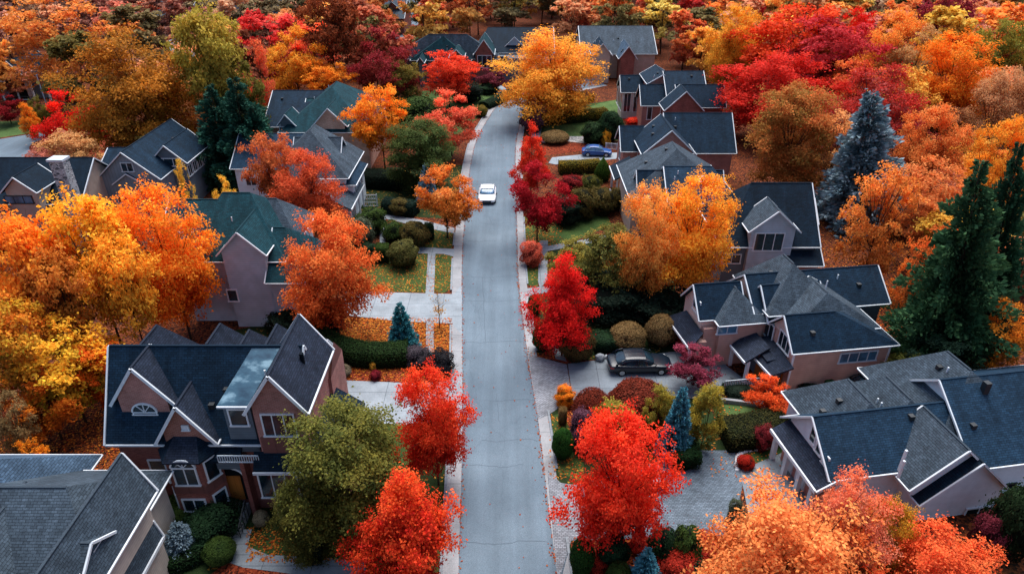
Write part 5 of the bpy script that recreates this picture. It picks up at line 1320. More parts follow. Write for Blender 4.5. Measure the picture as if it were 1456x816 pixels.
hedge([(240, 806), (275, 795), (300, 775)], 1.4, .9, ('#223a20', '#2e4a26', '#12200f'), 'low dark hedge around the silvery spruce', seed=14)
S('fine', 371, 727, 748, 22, 'cream', 'round cream shrub right of the front steps')
S('box', 445, 760, 800, 30, 'blackgreen', 'dark low shrub under the olive tree')
S('wild', 232, 752, 768, 30, 'rustred', 'red heather patch beside the silvery spruce')
S('wild', 465, 590, 640, 26, 'coral', 'small coral bush between the olive tree and brick house')
# sage house and bend
S('wild', 693, 120, 136, 30, 'darkgreen', 'dark green shrub near the sage roof driveway')
S('wild', 664, 120, 148, 40, 'blackgreen', 'black-green bush below the red maple by the bend')
hedge([(688, 155), (704, 148), (734, 132)], 2.4, 1.3, 'darkgreen', 'dark green hedge along the left kerb at the bend', seed=15)
S('ball', 684, 150, 168, 18, 'olivegold', 'small olive gold shrub at the bend kerb')
S('wild', 588, 140, 175, 60, 'green', 'green bush between the orange and dark red trees')
# right yards from far to near
hedge([(790, 152), (808, 148), (840, 143)], 2.6, 1.6, ('#5c2430', '#6e2c34', '#2c141a'), 'dark wine-red hedge behind the golden hedge', seed=16)
S('wild', 800, 132, 158, 56, 'blackgreen', 'black-green bush under the great golden tree')
hedge([(776, 175), (815, 173), (860, 168)], 2.4, 1.9, 'yellowhedge', 'golden-tipped hedge along the upper lawn', seed=17, rough=.3)
S('wild', 758, 150, 190, 32, 'purple', 'purple-brown bush by the bend kerb')
S('fine', 789, 187, 207, 40, 'tan', 'low oval tan shrub beside the mulch bed')
S('lump', 843, 174, 207, 32, ('#2c4426', '#3c5430', '#14220f'), 'layered dark green shrub beside the pink brick house')
S('ball', 868, 158, 206, 34, ('#2a4228', '#365030', '#12200f'), 'tall round dark green shrub touching the pink brick house')
S('wild', 862, 186, 208, 12, 'gold', 'little golden shrub in front of the tall round green one')
S('wild', 905, 168, 180, 26, 'red', 'low red shrub between the two brick houses')
hedge([(795, 246), (825, 245), (851, 243)], 2.0, 1.8, 'yellowhedge', 'golden-green hedge below the blue car', seed=18, rough=.25)
S('cone', 857, 224, 260, 22, ('#4c6a26', '#5c7c2c', '#223a14'), 'bright green upright shrub at the end of the golden-green hedge')
S('lump', 813, 250, 276, 32, ('#a82c2c', '#8c2828', '#4a181a'), 'round red shrub beside the crimson maple')
S('lump', 840, 250, 276, 28, ('#6a6428', '#4c5424', '#242c14'), 'olive shrub right of the round red one')
for cx, lab in ((828, 'brown-green mounded shrub nearest the street, in the row by the path'), (856, 'brown-green mounded shrub in the middle of the row by the path'), (884, 'brown-green mounded shrub nearest the skylight house')):
    S('lump', cx, 268, 314 - (cx - 828) * .25, 38, 'brownhedge', lab)
S('wild', 806, 285, 322, 36, 'blackgreen', 'dark bush behind the crimson maple trunk')
T('low', 868, 306, 440, 90, 432, ('#8a8038', '#5c6030', '#26301a'), 'large overgrown olive bush below the brown-green row', 'bush', hgt=.9)
T('low', 818, 335, 415, 80, 412, ('#a8943c', '#64622c', '#2a3218'), 'overgrown gold-edged bush above the pointed scarlet maple', 'bush', hgt=.95)
S('wild', 868, 400, 455, 90, 'blackgreen', 'black-green undergrowth bush below the overgrown olive bush')
S('wild', 930, 415, 460, 90, 'blackgreen', 'black-green undergrowth bush under the orange maples')
S('wild', 756, 345, 380, 28, ('#ee6a4c', '#f09070', '#a84030'), 'coral shrub on the right verge')
S('fine', 771, 462, 500, 28, ('#2c5420', '#3a6828', '#14300f'), 'bright green ball shrub by the right kerb under the scarlet maple')
S('fine', 760, 418, 450, 20, ('#2c5420', '#3a6828', '#14300f'), 'bright green ball shrub by the right kerb, farther from the camera')
S('fine', 820, 464, 516, 50, ('#7c6438', '#645430', '#302a18'), 'brown clipped ball shrub at the sedan driveway')
S('box', 860, 474, 500, 40, 'darkgreen', 'dark green block shrub between the brown balls')
S('fine', 893, 461, 500, 50, 'tan', 'tan clipped ball shrub behind the sedan, left one')
S('fine', 940, 449, 494, 44, 'tan', 'tan clipped ball shrub behind the sedan, beside the pink house')
S('fine', 908, 548, 608, 86, 'redbrown', 'largest red-brown dome shrub at the sedan driveway')
S('fine', 842, 557, 612, 56, 'redbrown', 'smaller red-brown dome shrub at the sedan driveway')
S('wild', 803, 552, 578, 26, 'orange', 'small orange shrub at the driveway corner')
S('box', 800, 578, 604, 14, 'tan', 'small tan block shrub behind the kerb')
S('fine', 800, 610, 654, 30, ('#2c5420', '#3a6828', '#14300f'), 'bright green ball shrub left of the brilliant red maple')
S('wild', 830, 590, 640, 40, 'purple', 'purple-brown low bush left of the brilliant red maple')
T('low', 872, 566, 640, 62, 636, ('#c0a840', '#7c7a34', '#34401e'), 'yellow-green shrub behind the brilliant red maple', 'bush')
T('low', 1004, 543, 640, 62, 638, ('#c8a838', '#6a7034', '#2a3820'), 'tall yellow-topped green shrub right of the blue spruce', 'bush')
T('low', 938, 545, 625, 44, 628, ('#c0a840', '#84803a', '#34401e'), 'yellow-green shrub left of the blue spruce', 'bush')
S('box', 974, 632, 662, 46, ('#223c20', '#2c4a26', '#101e0e'), 'dark green block shrub under the blue spruce')
hedge([(1026, 625), (1060, 622), (1112, 612)], 3.0, 1.5, ('#4a4420', '#343c1c', '#182010'), 'long brown-topped dark hedge right of the paver drive', seed=19)
S('wild', 1060, 650, 666, 22, ('#c8301e', '#a8281e', '#5a1814'), 'small scarlet shrub in the stone-edged bed')
S('wild', 1112, 570, 592, 42, 'rustred', 'low rust red hedge shrub in front of the pink house')
S('wild', 1050, 550, 564, 40, 'blackgreen', 'dark ground shrub under the porch railing')
S('wild', 1085, 608, 640, 26, ('#8c2c34', '#a03c40', '#4a181c'), 'tiny dark red tree in front of the long dark hedge')
S('ball', 1180, 540, 565, 20, 'darkgreen', 'small round green shrub against the pink house wall')
S('wild', 1150, 548, 562, 30, 'blackgreen', 'dark low shrub beside the pink house steps')
S('fine', 828, 764, 822, 34, ('#2a4a1e', '#365a24', '#122a0e'), 'bright green ball shrub at the bottom edge near the kerb')
S('ball', 872, 764, 806, 44, 'darkgreen', 'dark green ball shrub under the brilliant red maple')
S('lump', 944, 756, 800, 42, 'darkgreen', 'dark mounded shrub right of the bottom blue spruce')
S('lump', 974, 752, 802, 42, 'green', 'green mounded shrub at the paver drive corner')
S('fine', 880, 802, 836, 36, 'green', 'low green shrub at the bottom edge left of the blue spruce')
S('lump', 988, 806, 836, 60, 'darkgreen', 'low dark green shrub at the bottom edge, right')
for cx, cy, w_, lab in ((848, 800, 34, 'red-leaved ground shrub left of the dark ball shrub'), (910, 775, 30, 'red-leaved ground shrub above the bottom spruce'), (962, 800, 60, 'red-leaved ground shrub right of the bottom spruce'), (1000, 780, 50, 'red-leaved ground shrub below the paver drive')):
    S('wild', cx, cy - w_ * .25, cy + w_ * .3, w_, ('#c83c28', '#a83024', '#5a1c18'), lab)
S('wild', 1443, 700, 790, 60, ('#24341f', '#304426', '#121c0f'), 'large dark green shrub at the right edge beside the white house')
S('wild', 1408, 740, 790, 40, 'maroon', 'maroon shrub at the white garage corner')
S('wild', 1045, 715, 760, 24, 'greygreen', 'grey-green twiggy shrub at the paver drive edge')
S('wild', 1042, 362, 388, 46, 'blackgreen', 'black-green shrub under the grey gable house window')

# ----- the woods: every tree between the houses and beyond
random.seed(21)
taken = [(o.location.x, o.location.y, o.scale.x) for o in sc.objects if o.type == 'EMPTY' and 'tree' in o.get('category', '')]
houses = [(o.location.x, o.location.y) for o in sc.objects if o.type == 'EMPTY' and o.get('category') == 'house']
KIND = [('orange', 'orange'), ('gold', 'golden'), ('redorange', 'red-orange'), ('scarlet', 'scarlet'), ('crimson', 'crimson'), ('amber', 'amber'), ('olivegold', 'olive gold'), ('rust', 'rusty'), ('yellow', 'yellow'), ('burgundy', 'burgundy'), ('olive', 'olive'), ('pinkish', 'dusty pink'), ('paleorange', 'pale orange'), ('peach', 'peach'), ('brown', 'brown')]
wts_r = [9, 9, 5, 1.5, .8, 6, 5, 2, 5, 1, 4, .3, 3, 2, 1.5]; wts_l = [2, 3, .6, .3, .2, 2, 4, 3, 2, .3, 3, 6, 8, 6, 4]
clear = []
for box in ((555, -10, 605, 62), (222, 10, 262, 60), (-60, 170, 80, 320), (30, 185, 190, 262), (255, 165, 290, 200)): clear.append(box)
woods = []
Y = 100.0; row = 0
while Y < 315:
    step = 7.0 + Y * .030
    span = Y * .92 + 25; X = -span + random.uniform(0, step)
    while X < span:
        x, y = X + random.uniform(-.3, .3) * step, Y + random.uniform(-.35, .35) * step
        X += step * random.uniform(.95, 1.35)
        px, py, z = project((x, y, 0))
        if px < -45 or px > 1500: continue
        if any(a < px < c and b < py < d for a, b, c, d in clear): continue
        qx, qy, qz = project((x, y, 5)); q2 = project((x, y, 9))
        if any(a + 4 < qx < c - 4 and b < qy < d for a, b, c, d in clear) or any(a + 6 < q2[0] < c - 6 and b < q2[1] < d - 6 for a, b, c, d in clear): continue
        if -18 < x + .06 * y < 46 and y < 150 and x < .34 * y: continue      # street and yards
        if any(abs(x - hx) < 13 and -6 < y - hy < 22 for hx, hy in houses): continue
        if any((x - hx) ** 2 + (y - hy) ** 2 < (2.2 + r_ * .75) ** 2 for hx, hy, r_ in taken): continue
        rr = random.uniform(.46, .66) * step; hh = rr * random.uniform(1.7, 2.5)
        woods.append((x, y, rr, hh)); taken.append((x, y, rr))
    Y += step * .9
# the near right and left woods
for (x0, x1, y0, y1, n) in ((44, 75, 52, 100, 22), (-75, -48, 55, 100, 12)):
    k = 0; tr = 0
    while k < n and tr < 2000:
        tr += 1; x, y = random.uniform(x0, x1), random.uniform(y0, y1); px, py, z = project((x, y, 0))
        if px < -40 or px > 1500 or any(a < px < c and b < py < d for a, b, c, d in clear): continue
        if 1140 < px < 1215 and 255 < py < 400 or 1150 < px < 1300 and 300 < py < 470: continue
        if any((x - hx) ** 2 + (y - hy) ** 2 < (2.0 + r_ * .8) ** 2 for hx, hy, r_ in taken): continue
        if any(abs(x - hx) < 11 and abs(y - hy) < 10 for hx, hy in houses): continue
        rr = random.uniform(2.8, 4.2); woods.append((x, y, rr, rr * random.uniform(1.7, 2.3))); taken.append((x, y, rr)); k += 1
pools = {}
for x, y, rr, hh in woods:
    px, py, z = project((x, y, hh * .6))
    pale = px < 340 and y > 130
    nm, word = random.choices(KIND, wts_l if px < 420 else wts_r)[0]
    pools.setdefault(word, []).append((px, py, x, y, rr, hh, nm))
AREA = lambda px, py: ('left' if px < 400 else 'middle' if px < 850 else 'right')
for word, lst in pools.items():
    lst.sort(key=lambda q: q[0])
    for i, (px, py, x, y, rr, hh, nm) in enumerate(lst):
        kind = random.choice(['far_a', 'far_b', 'far_c', 'far_a', 'far_d'] if y > 115 else ['round', 'round2', 'oval', 'round3', 'tall'])
        c = [list(q) for q in pal(nm)]
        jr = [random.uniform(.85, 1.12), random.uniform(.82, 1.06)]
        for q in c: q[0] *= jr[0]; q[1] *= jr[1]; m_ = sum(q) / 3; dsat = .08; q[0] += (m_ - q[0]) * dsat; q[1] += (m_ - q[1]) * dsat; q[2] += (m_ - q[2]) * dsat
        hz = max(0, min(.4 if px < 420 else .15, (y - 115) / (340 if px < 420 else 800))); c = [[a * (1 - hz) + b * hz for a, b in zip(q, (.55, .42, .38))] for q in c]  # distance haze painted into the leaf colours, heavier on the left
        k = i + 1; o_ = {1: 'leftmost', 2: 'second from left', 3: 'third from left'}.get(k, 'rightmost' if k == len(lst) else '%dth from left' % k)
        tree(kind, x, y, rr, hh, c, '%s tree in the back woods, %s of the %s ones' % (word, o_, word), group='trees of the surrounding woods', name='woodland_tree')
print('woods', len(woods))

# ----- fallen leaves scattered over lawns, verges and gutters
def scatter(name, polys, n, size, cols, seed):
    rs = rnd(seed); P = []
    for (x0, y0, x1, y1), k in polys:
        for _ in range(k): p = at_h(rs.uniform(x0, x1), rs.uniform(y0, y1)); P.append((p.x, p.y, .05))
    P = np.array(P); k = len(P); V = leaf_quads(P, rs.normal(size=(k, 3)) * .35 + [0, 0, 1], size, rs, .8)
    Tt = np.stack([rs.rand(k), rs.rand(k) ** 2, rs.rand(k)], 1)
    me = mesh_from(name, V, Tt, [M['leaf']]); o = bpy.data.objects.new(name, me); col.objects.link(o); tint(o, *pal(cols)); tag(o, 'fallen leaves scattered over the lawns, beds and kerbs', kind='stuff')
scatter('fallen_leaves', [((0, 560, 250, 700), 6000), ((478, 452, 643, 528), 4500), ((495, 362, 643, 416), 900), ((478, 510, 604, 542), 900), ((1140, 250, 1300, 480), 6000), ((350, 750, 500, 800), 900), ((744, 305, 800, 350), 500), ((600, 820, 655, 820), 1), ((800, 560, 940, 600), 500), ((780, 590, 830, 680), 250), ((815, 765, 1100, 816), 1200), ((750, 410, 830, 510), 500), ((560, 312, 645, 352), 250), ((1010, 570, 1120, 680), 300)], 0, .15, ('#d8642a', '#e8a03c', '#8c3018'), 77)
rs = rnd(5); P = []
for edge, sg, n in ((LL, -1, 700), (RRp, 1, 1000)):
    ys = rs.uniform(22, 130, n)
    xs = np.interp(ys, [p.y for p in edge], [p.x for p in edge]); P += [(x - sg * abs(rs.normal()) * .12 * (1 if rs.rand() < .9 else 12), y, .045) for x, y in zip(xs, ys)]
P = np.array(P); V = leaf_quads(P, rs.normal(size=(len(P), 3)) * .35 + [0, 0, 1], .13, rs, .8)
me = mesh_from('gutter_leaves', V, np.stack([rs.rand(len(P))] * 3, 1), [M['leaf']]); o = bpy.data.objects.new('gutter_leaves', me); col.objects.link(o); tint(o, *pal(('#d85428', '#e8a860', '#8c3018'))); tag(o, 'fallen leaves gathered along the kerbs', kind='stuff')

# ------------------------------------------------------------------ vehicles
def paint(name, c, metal=.0, rough=.28):
    t = NT(name); m = t.done(srgb(c), rough, .45, metal=metal); t.b.inputs['Coat Weight'].default_value = .12; t.b.inputs['Coat Roughness'].default_value = .08; return m
M['tyre'] = plain('tyre_rubber', '#17181a', .85, .2); M['rim'] = plain('wheel_rim', '#a9adb1', .3, .6, .1, .7)
M['car_glass'] = glass('car_window', '#16232e', .05); M['car_glass_blue'] = glass('car_window_sky', '#5b86ab', .1)
M['headlight'] = plain('headlight_glass', '#eef3f8', .15, .8, .05); M['taillight'] = plain('taillight_glass', '#a01c1c', .2, .7, .05)
def car(name, label, loc, rz, colr, L=4.7, W=1.85, Ht=1.46, glassm='car_glass', suv=False, mats=None, metal=0.0):
    root = empty(name, loc, rz, label, 'car'); body = paint(name + '_paint', colr, metal)
    hL = L / 2
    # stations from rear (-x) to front (+x): x, half width, sill z, belt z
    st = [(-1.0, .80, .42, .80), (-.97, .90, .32, .90), (-.86, .97, .26, .97), (-.62, 1.0, .24, .99), (-.3, 1.0, .24, .96), (0, 1.0, .24, .94), (.3, 1.0, .24, .93), (.5, 1.0, .24, .90), (.72, .985, .24, .83), (.88, .94, .25, .76), (.97, .84, .30, .68), (1.0, .70, .36, .60)]
    if suv: st = [(a, b_, c, d + .1) for a, b_, c, d in st]
    mb = MB(); rings = []
    for x, w_, z0, zb in st:
        hw = w_ * W / 2; X = x * hL; zm = (z0 + zb) * .5
        half = [(hw * .86, z0), (hw * .97, z0 + .1), (hw, zm), (hw * .985, zb - .1), (hw * .93, zb - .02), (hw * .72, zb + .035), (0, zb + .055)]
        rings.append([(X, y, z) for y, z in half] + [(X, -y, z) for y, z in reversed(half[:-1])])
    n = len(rings[0])
    for i in range(len(rings) - 1):
        for k in range(n): k2 = (k + 1) % n; mb.face([rings[i][k], rings[i][k2], rings[i + 1][k2], rings[i + 1][k]])
    mb.face(rings[0]); mb.face(list(reversed(rings[-1])))
    def smoothpart(mb, nm, mat, lv=2, par=root):
        o = mb.build(nm, mat, par, True); bmh = __import__('bmesh').new(); bmh.from_mesh(o.data)
        __import__('bmesh').ops.remove_doubles(bmh, verts=bmh.verts, dist=.002); __import__('bmesh').ops.recalc_face_normals(bmh, faces=bmh.faces); bmh.to_mesh(o.data); bmh.free()
        md = o.modifiers.new('subdivision', 'SUBSURF'); md.levels = md.render_levels = lv; return o
    smoothpart(mb, 'body', body)
    zb = 1.0 + (.1 if suv else 0)
    # cabin (glass house) and roof
    xb = [(-.80, .9, .02), (-.5, .80, .93), (-.1, .79, 1.0), (.12, .78, .97), (.46, .88, .02)] if not suv else [(-.92, .9, .02), (-.76, .82, .95), (-.1, .80, 1.0), (.14, .79, .97), (.48, .88, .02)]
    gz = Ht - zb; g = MB(); rr = []
    for x, w_, t in xb:
        hw = W / 2 * w_; z = zb - .06 + gz * t + (.06 * t); lo = zb - .06
        rr.append([(x * hL, W / 2 * .9, lo), (x * hL, hw * (1 - .04 * t), (lo + z) / 2), (x * hL, hw * .95, z - .03 * t), (x * hL, hw * .55, z), (x * hL, -hw * .55, z), (x * hL, -hw * .95, z - .03 * t), (x * hL, -hw * (1 - .04 * t), (lo + z) / 2), (x * hL, -W / 2 * .9, lo)])
    for i in range(len(rr) - 1):
        for k in range(7): g.face([rr[i][k], rr[i][k + 1], rr[i + 1][k + 1], rr[i + 1][k]])
    g.face(rr[0]); g.face(rr[-1])
    smoothpart(g, 'windows', M[glassm], 1)
    r = MB(); a, b_ = xb[1][0] * hL, xb[3][0] * hL; zt = Ht + .015; hw = W / 2 * .74
    NS = 6; prev = None
    for i in range(NS + 1):
        x = a + (b_ - a) * i / NS; zz = zt + .02 * math.sin(math.pi * i / NS) - .035 * (abs(i / NS - .5) * 2) ** 2
        cur = [(x, hw, zz - .05), (x, hw * .7, zz), (x, 0, zz + .015), (x, -hw * .7, zz), (x, -hw, zz - .05)]
        if prev:
            for k in range(4): r.face([prev[k], prev[k + 1], cur[k + 1], cur[k]])
        prev = cur
    for sy in (-1, 1):
        r.tube([(b_ - .02, sy * hw * .98, zt - .06), ((b_ + xb[4][0] * hL) / 2, sy * W / 2 * .83, (zt + zb) / 2), (xb[4][0] * hL, sy * W / 2 * .88, zb - .02)], [.035, .035, .04], 6)
        r.tube([(a + .02, sy * hw * .98, zt - .06), ((a + xb[0][0] * hL) / 2, sy * W / 2 * .84, (zt + zb) / 2 + .02), (xb[0][0] * hL, sy * W / 2 * .87, zb)], [.05, .06, .08], 6)
        r.tube([(-.12 * hL, sy * hw * 1.0, zt - .05), (-.1 * hL, sy * W / 2 * .905, zb - .02)], [.03, .035], 6)
    r.build('roof', body, root, True)
    for x in (-.60, .62):
        for sy in (-1, 1):
            wl = MB(); c = (x * hL, sy * (W / 2 - .11), .33); wl.lathe([(.001, -.11), (.22, -.115), (.31, -.11), (.335, -.07), (.335, .07), (.31, .11), (.22, .115), (.001, .11)], 24, c=c, axis='y')
            o = wl.build('wheel', M['tyre'], root, True)
            rm = MB(); rm.lathe([(.001, sy * .125), (.05, sy * .13), (.07, sy * .118), (.2, sy * .122), (.225, sy * .112)], 20, c=c, axis='y')
            rm.build('rim', M['rim'], o)
            ar = MB(); K = 14
            for i in range(K):
                t0, t1 = math.pi * i / K, math.pi * (i + 1) / K
                ar.face([(c[0] + math.cos(t0) * .335, sy * (W / 2 + .004), .33 + math.sin(t0) * .335), (c[0] + math.cos(t1) * .335, sy * (W / 2 + .004), .33 + math.sin(t1) * .335), (c[0] + math.cos(t1) * .385, sy * (W / 2 + .004), .33 + math.sin(t1) * .385), (c[0] + math.cos(t0) * .385, sy * (W / 2 + .004), .33 + math.sin(t0) * .385)])
            ar.build('wheel_arch', M['dark_metal'], root)
    zf = .62 + (.1 if suv else 0)
    for sy in (-1, 1):
        q = MB(); q.face([(hL * .985, sy * W * .26, zf - .06), (hL * .90, sy * W * .455, zf - .04), (hL * .86, sy * W * .47, zf + .1), (hL * .955, sy * W * .28, zf + .1)]); q.face([(hL * .955, sy * W * .28, zf + .105), (hL * .86, sy * W * .47, zf + .105), (hL * .82, sy * W * .44, zf + .16), (hL * .92, sy * W * .28, zf + .155)])
        q.build('headlight', M['headlight'], root)
        q = MB(); q.face([(-hL * 1.003, sy * W * .26, .72), (-hL * .965, sy * W * .455, .72), (-hL * .955, sy * W * .455, .88), (-hL * .99, sy * W * .26, .88)]); q.face([(-hL * .965, sy * W * .458, .72), (-hL * .86, sy * W * .495, .74), (-hL * .86, sy * W * .492, .87), (-hL * .955, sy * W * .458, .88)]); q.build('taillight', M['taillight'], root)
        q = MB(); q.lathe([(.001, -.07), (.07, -.06), (.085, 0), (.06, .07), (.001, .08)], 10, c=(.40 * hL, sy * (W / 2 + .1), zb + .02)); q.beam((.42 * hL, sy * (W / 2 - .06), zb - .02), (.40 * hL, sy * (W / 2 + .08), zb), .04, .03); q.build('mirror', M['dark_metal'], root, True)
    q = MB(); q.face([(hL * 1.005, -W * .24, .40), (hL * 1.005, W * .24, .40), (hL * 1.0, W * .26, .60), (hL * 1.0, -W * .26, .60)]); q.face([(hL * .99, -W * .36, .26), (hL * .99, W * .36, .26), (hL * 1.003, W * .33, .37), (hL * 1.003, -W * .33, .37)]); q.build('grille', M['dark_metal'], root)
    q = MB(); q.face([(-hL * 1.006, -.26, .62), (-hL * 1.006, .26, .62), (-hL * 1.006, .26, .75), (-hL * 1.006, -.26, .75)]); q.build('licence_plate', M['white'], root)
    return root
p = at_h(693, 283); car('white_car', 'white hatchback driving along the street towards the camera', (p.x, p.y + .2, .012), -math.pi / 2, '#f4f6f8', L=4.7, W=2.3, Ht=1.55, glassm='car_glass_blue')
p = at_h(908, 524); car('dark_sedan', 'dark navy sedan parked in front of the red garage', (p.x, p.y, .035), R(2), '#081826', L=5.4, W=2.15, Ht=1.58, glassm='car_glass')
p = at_h(848, 221); car('blue_car', 'bright blue car parked by the pink brick house', (p.x, p.y, .035), R(-4), '#1f4f8f', L=4.6, W=1.95, Ht=1.5, glassm='car_glass_blue')
p = at_h(592, 29); car('far_white_car', 'tiny white car on the distant side street at the top', (p.x, p.y, .02), -math.pi / 2 + .1, '#e8ebee', L=4.8, W=2.0, Ht=1.5)
p = at_h(1240, 556); car('black_car', 'black car half hidden behind the twin hip roofs', (p.x, p.y, .02), R(12), '#15181c', L=4.5)
p = at_h(1293, 556); car('black_car', 'second black car behind the hip roofs, nearer the woods', (p.x, p.y, .02), R(-14), '#171a1f', L=4.5)

# ------------------------------------------------------------------ street furniture and fences
def sapling():
    b = at_h(625, 466); root = empty('young_tree', (b.x, b.y, 0), 0, 'bare young sapling with a few yellow leaves on the left verge', 'tree'); mb = MB(); rs = random.Random(3)
    top = 3.9; mb.tube([(0, 0, 0), (.03, 0, 1.5), (0, .03, 2.6), (.05, 0, top)], [.05, .04, .03, .008], 6); tips = []
    for i in range(16):
        z = 1.7 + i * .13; th = rs.uniform(0, 6.28); L = rs.uniform(.5, 1.2) * (1 - (z - 1.7) / 3.4); e = (math.cos(th) * L, math.sin(th) * L, z + L * .9); mb.tube([(.02, 0, z), (math.cos(th) * L * .5, math.sin(th) * L * .5, z + L * .35), e], [.02, .012, .004], 4); tips.append(e)
    mb.build('trunk', M['bark'], root, True)
    r2 = rnd(9); P = np.array([np.array([0, 0, 1.9]) + r2.normal(size=3) * [.28, .28, .2] for _ in range(170)] + [np.array(t) + r2.normal(size=3) * .1 for t in tips for _ in range(3)])
    me = mesh_from('leaves', leaf_quads(P, r2.normal(size=P.shape) + [0, 0, .5], .15, r2), r2.rand(len(P), 3), [M['leaf']]); o = bpy.data.objects.new('crown', me); col.objects.link(o); o.parent = root; tint(o, *pal(('#f0c050', '#e8a838', '#b0803a')))
sapling()
def fence(name, label, p, q, H=1.0, posts=6, rails=(.3, .85), mat='fence_wood', pick=0, cat='fence', pw=.09):
    p, q = Vector((p.x, p.y, 0)), Vector((q.x, q.y, 0)); c = (p + q) / 2; root = empty(name, c, 0, label, cat); a = p - c; d = q - p
    for i in range(posts):
        mb = MB(); x = a + d * (i / (posts - 1)); mb.box(x.x - pw / 2, x.x + pw / 2, x.y - pw / 2, x.y + pw / 2, 0, H + .06); mb.build('post', M[mat], root)
    for r_ in rails:
        mb = MB(); mb.beam(a + Vector((0, 0, r_)), a + d + Vector((0, 0, r_)), .04, .09); mb.build('rail', M[mat], root)
    if pick:
        mb = MB()
        for i in range(pick):
            x = a + d * ((i + .5) / pick); mb.box(x.x - .03, x.x + .03, x.y - .02, x.y + .02, .1, H)
        mb.build('pickets', M[mat], root)
    return root
fence('wooden_fence', 'low brown wooden fence behind the bottom left roof', at_h(120, 690), at_h(235, 692), 1.0, 5, (.35, .85), pick=34)
fence('white_lattice', 'small white lattice panel beside the pale house', at_h(517, 294), at_h(537, 294), 1.7, 2, (.1, .6, 1.1, 1.6), 'white', 7)
fence('white_railing', 'short white railing between the blue car and the brick house', at_h(861, 213), at_h(877, 214), 1.1, 3, (.15, 1.05), 'white', 9)
fence('back_fence', 'thin dark fence across the red leaf ground behind the houses', at_h(1155, 263), at_h(1215, 268), 1.2, 7, (.3, .6, .9, 1.15), 'fence_wood')
fence('back_fence', 'dark rail fence in front of the porch house, far left', at_h(20, 148), at_h(110, 152), 1.6, 8, (.3, .8, 1.5), 'dark_metal')
# street pole, upper left
def pole(px, py, H, label):
    b = at_h(px, py); root = empty('flag_pole', (b.x, b.y, 0), 0, label, 'pole'); mb = MB(); mb.tube([(0, 0, 0), (0, 0, H)], [.1, .06], 10); mb.lathe([(.12, 0), (.16, .06), (.12, .12), (.001, .14)], 12, c=(0, 0, H)); mb.build('pole', M['gutter'], root, True)
    f = MB()
    for i in range(6):
        y0, y1 = i * .35, (i + 1) * .35; f.face([(y0, .08 * math.sin(i), H - .1 - i * .08), (y1, .08 * math.sin(i + 1), H - .18 - i * .08), (y1, .08 * math.sin(i + 1), H - 1.4 - i * .1), (y0, .08 * math.sin(i), H - 1.3 - i * .1)])
    f.build('flag', M['red_paint'], root)
pole(71, 163, 7.0, 'pale blue-grey flag pole with a small red flag, upper left')
# white stones, boulders, small garden objects
def boulder(px, py, w, h_, label, mat='stone_plain', name='boulder'):
    b = at_h(px, py); rs = rnd(int(px)); mb = MB(); nu, nv = 12, 7
    rings = []
    for i in range(nv + 1):
        ph = math.pi * i / nv; rings.append([((math.sin(ph) * math.cos(2 * math.pi * j / nu)) * w / 2 * (1 + .13 * rs.normal() * (0 < i < nv)), (math.sin(ph) * math.sin(2 * math.pi * j / nu)) * w / 2 * .8 * (1 + .1 * rs.normal() * (0 < i < nv)), h_ * (.5 + .5 * math.cos(ph))) for j in range(nu)])
    for i in range(nv):
        for j in range(nu): mb.face([rings[i][j], rings[i + 1][j], rings[i + 1][(j + 1) % nu], rings[i][(j + 1) % nu]])
    o = mb.build(name, M[mat], None, True); o.location = (b.x, b.y, -.05); tag(o, label, 'rock')
M['stone_plain'] = plain('plain_stone', '#8f959b', .9, .2, .35, scale=3)
M['stone_pale'] = plain('pale_stone', '#d6dade', .8, .2, .2, scale=3)
boulder(853, 512, .9, .7, 'grey garden boulder beside the dark sedan')
boulder(863, 509, .5, .4, 'small tan garden stone beside the grey boulder', 'stone_pale')
boulder(558, 374, .5, .5, 'white garden stone leaning at the speckled ball shrub', 'stone_pale')
boulder(764, 352, .5, .3, 'white stone at the end of the right side walk', 'stone_pale')
boulder(774, 203, .9, .7, 'white round stone at the oval tan shrub', 'stone_pale')
boulder(935, 694, .8, .8, 'blue-grey boulder peeking from the brilliant red maple', 'stone_plain')
# stone edging of the round bed, each stone its own thing
rs_ = random.Random(8)
E_ = [at_h(x, y) for x, y in ((1048, 668), (1047, 658), (1049, 649), (1058, 643), (1072, 640), (1086, 638), (1100, 637))]; E_ = cat(E_, 4)
rocks = []
for i in range(0, len(E_) - 1):
    rocks.append((E_[i], 'white edging stone in the curved row around the small scarlet shrub'))
proto = None
for i, (p, lab) in enumerate(rocks):
    if proto is None:
        mb = MB(); mb.lathe([(.001, 0), (.13, .0), (.16, .06), (.12, .13), (.001, .16)], 8); proto = mb.build('edging_stone', M['stone_pale'], None, True); o = proto
    else: o = proto.copy(); col.objects.link(o)
    o.location = (p.x, p.y, 0); o.scale = (rs_.uniform(.8, 1.3), rs_.uniform(.7, 1.2), rs_.uniform(.8, 1.2)); o.rotation_euler = (0, 0, rs_.uniform(0, 3)); tag(o, lab, 'rock', 'edging stones of the round bed')
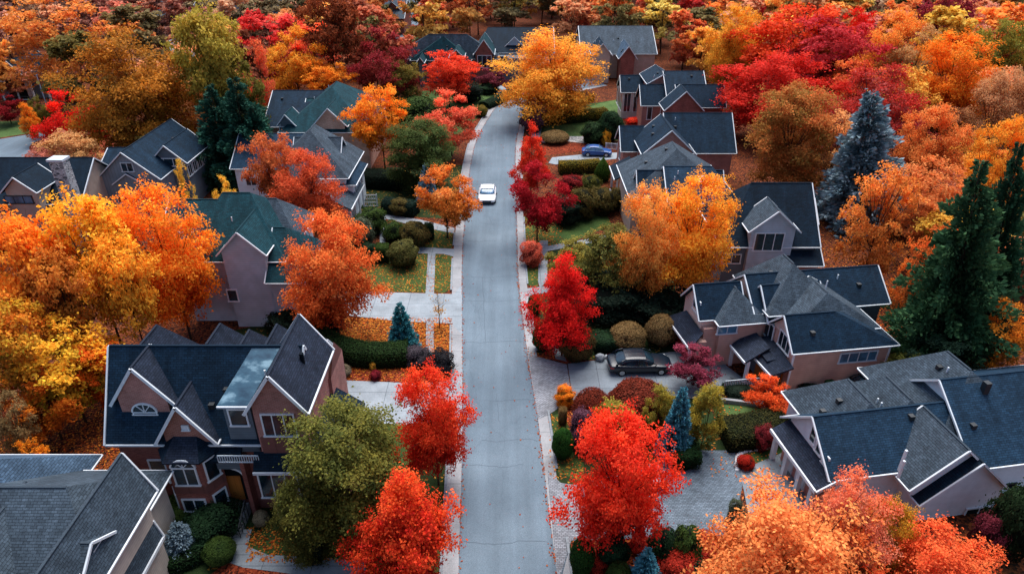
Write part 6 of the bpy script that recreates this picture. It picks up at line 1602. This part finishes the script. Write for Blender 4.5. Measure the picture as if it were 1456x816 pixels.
# white mailbox post at the bottom edge
b = at_h(829, 822); root = empty('mailbox', (b.x, b.y, 0), 0, 'white rounded mailbox at the bottom edge beside the green ball shrub', 'mailbox')
mb = MB(); mb.box(-.05, .05, -.05, .05, 0, .95); mb.build('post', M['white'], root)
mb = MB(); K = 8; prof = [(-.11, 0), (.11, 0)] + [(.11 * math.cos(math.pi * i / K), .13 + .11 * math.sin(math.pi * i / K)) for i in range(K + 1)]
mb.face([(x, -.26, .95 + z) for x, z in prof]); mb.face([(x, .26, .95 + z) for x, z in reversed(prof)])
for i in range(len(prof)): p, q = prof[i], prof[(i + 1) % len(prof)]; mb.face([(p[0], -.26, .95 + p[1]), (p[0], .26, .95 + p[1]), (q[0], .26, .95 + q[1]), (q[0], -.26, .95 + q[1])])
mb.build('box', M['white'], root)
mb = MB(); mb.box(.115, .13, -.1, .0, 1.1, 1.28); mb.build('flag', M['red_paint'], root)
# pale stone wall edging in front of the pink house porch
a, b = at_h(1022, 571), at_h(1082, 578); mb = MB(); mb.beam((a.x, a.y, .18), (b.x, b.y, .18), .25, .36); o = mb.build('garden_wall', M['kerb']); tag(o, 'low pale retaining wall in front of the pink house porch', 'wall')


# ------------------------------------------------------------------ light
w = bpy.data.worlds.new('World'); sc.world = w; w.use_nodes = True; nt = w.node_tree
bg = nt.nodes['Background']; sky = nt.nodes.new('ShaderNodeTexSky'); sky.sky_type = 'NISHITA'; sky.sun_disc = False
SUN_EL, SUN_AZ = 66, 8      # degrees; azimuth measured from +Y towards +X
sky.sun_elevation = R(SUN_EL); sky.sun_rotation = R(SUN_AZ); sky.air_density = 1.0; sky.dust_density = 2.2; sky.ozone_density = 1.6
nt.links.new(sky.outputs[0], bg.inputs[0]); bg.inputs[1].default_value = .17
sd = bpy.data.lights.new('sun', 'SUN'); so = bpy.data.objects.new('sun', sd); col.objects.link(so)
sd.energy = 5.0; sd.angle = R(50); sd.color = (1.0, .975, .945)
so.rotation_euler = (R(90 - SUN_EL) * -1, 0, 0)
dv = Vector((math.sin(R(SUN_AZ)) * math.cos(R(SUN_EL)), math.cos(R(SUN_AZ)) * math.cos(R(SUN_EL)), math.sin(R(SUN_EL))))
so.rotation_euler = dv.to_track_quat('Z', 'Y').to_euler(); so.location = dv * 200
sc.render.engine = 'CYCLES'
sc.cycles.max_bounces = 8; sc.cycles.diffuse_bounces = 6; sc.cycles.transmission_bounces = 6; sc.cycles.transparent_max_bounces = 4
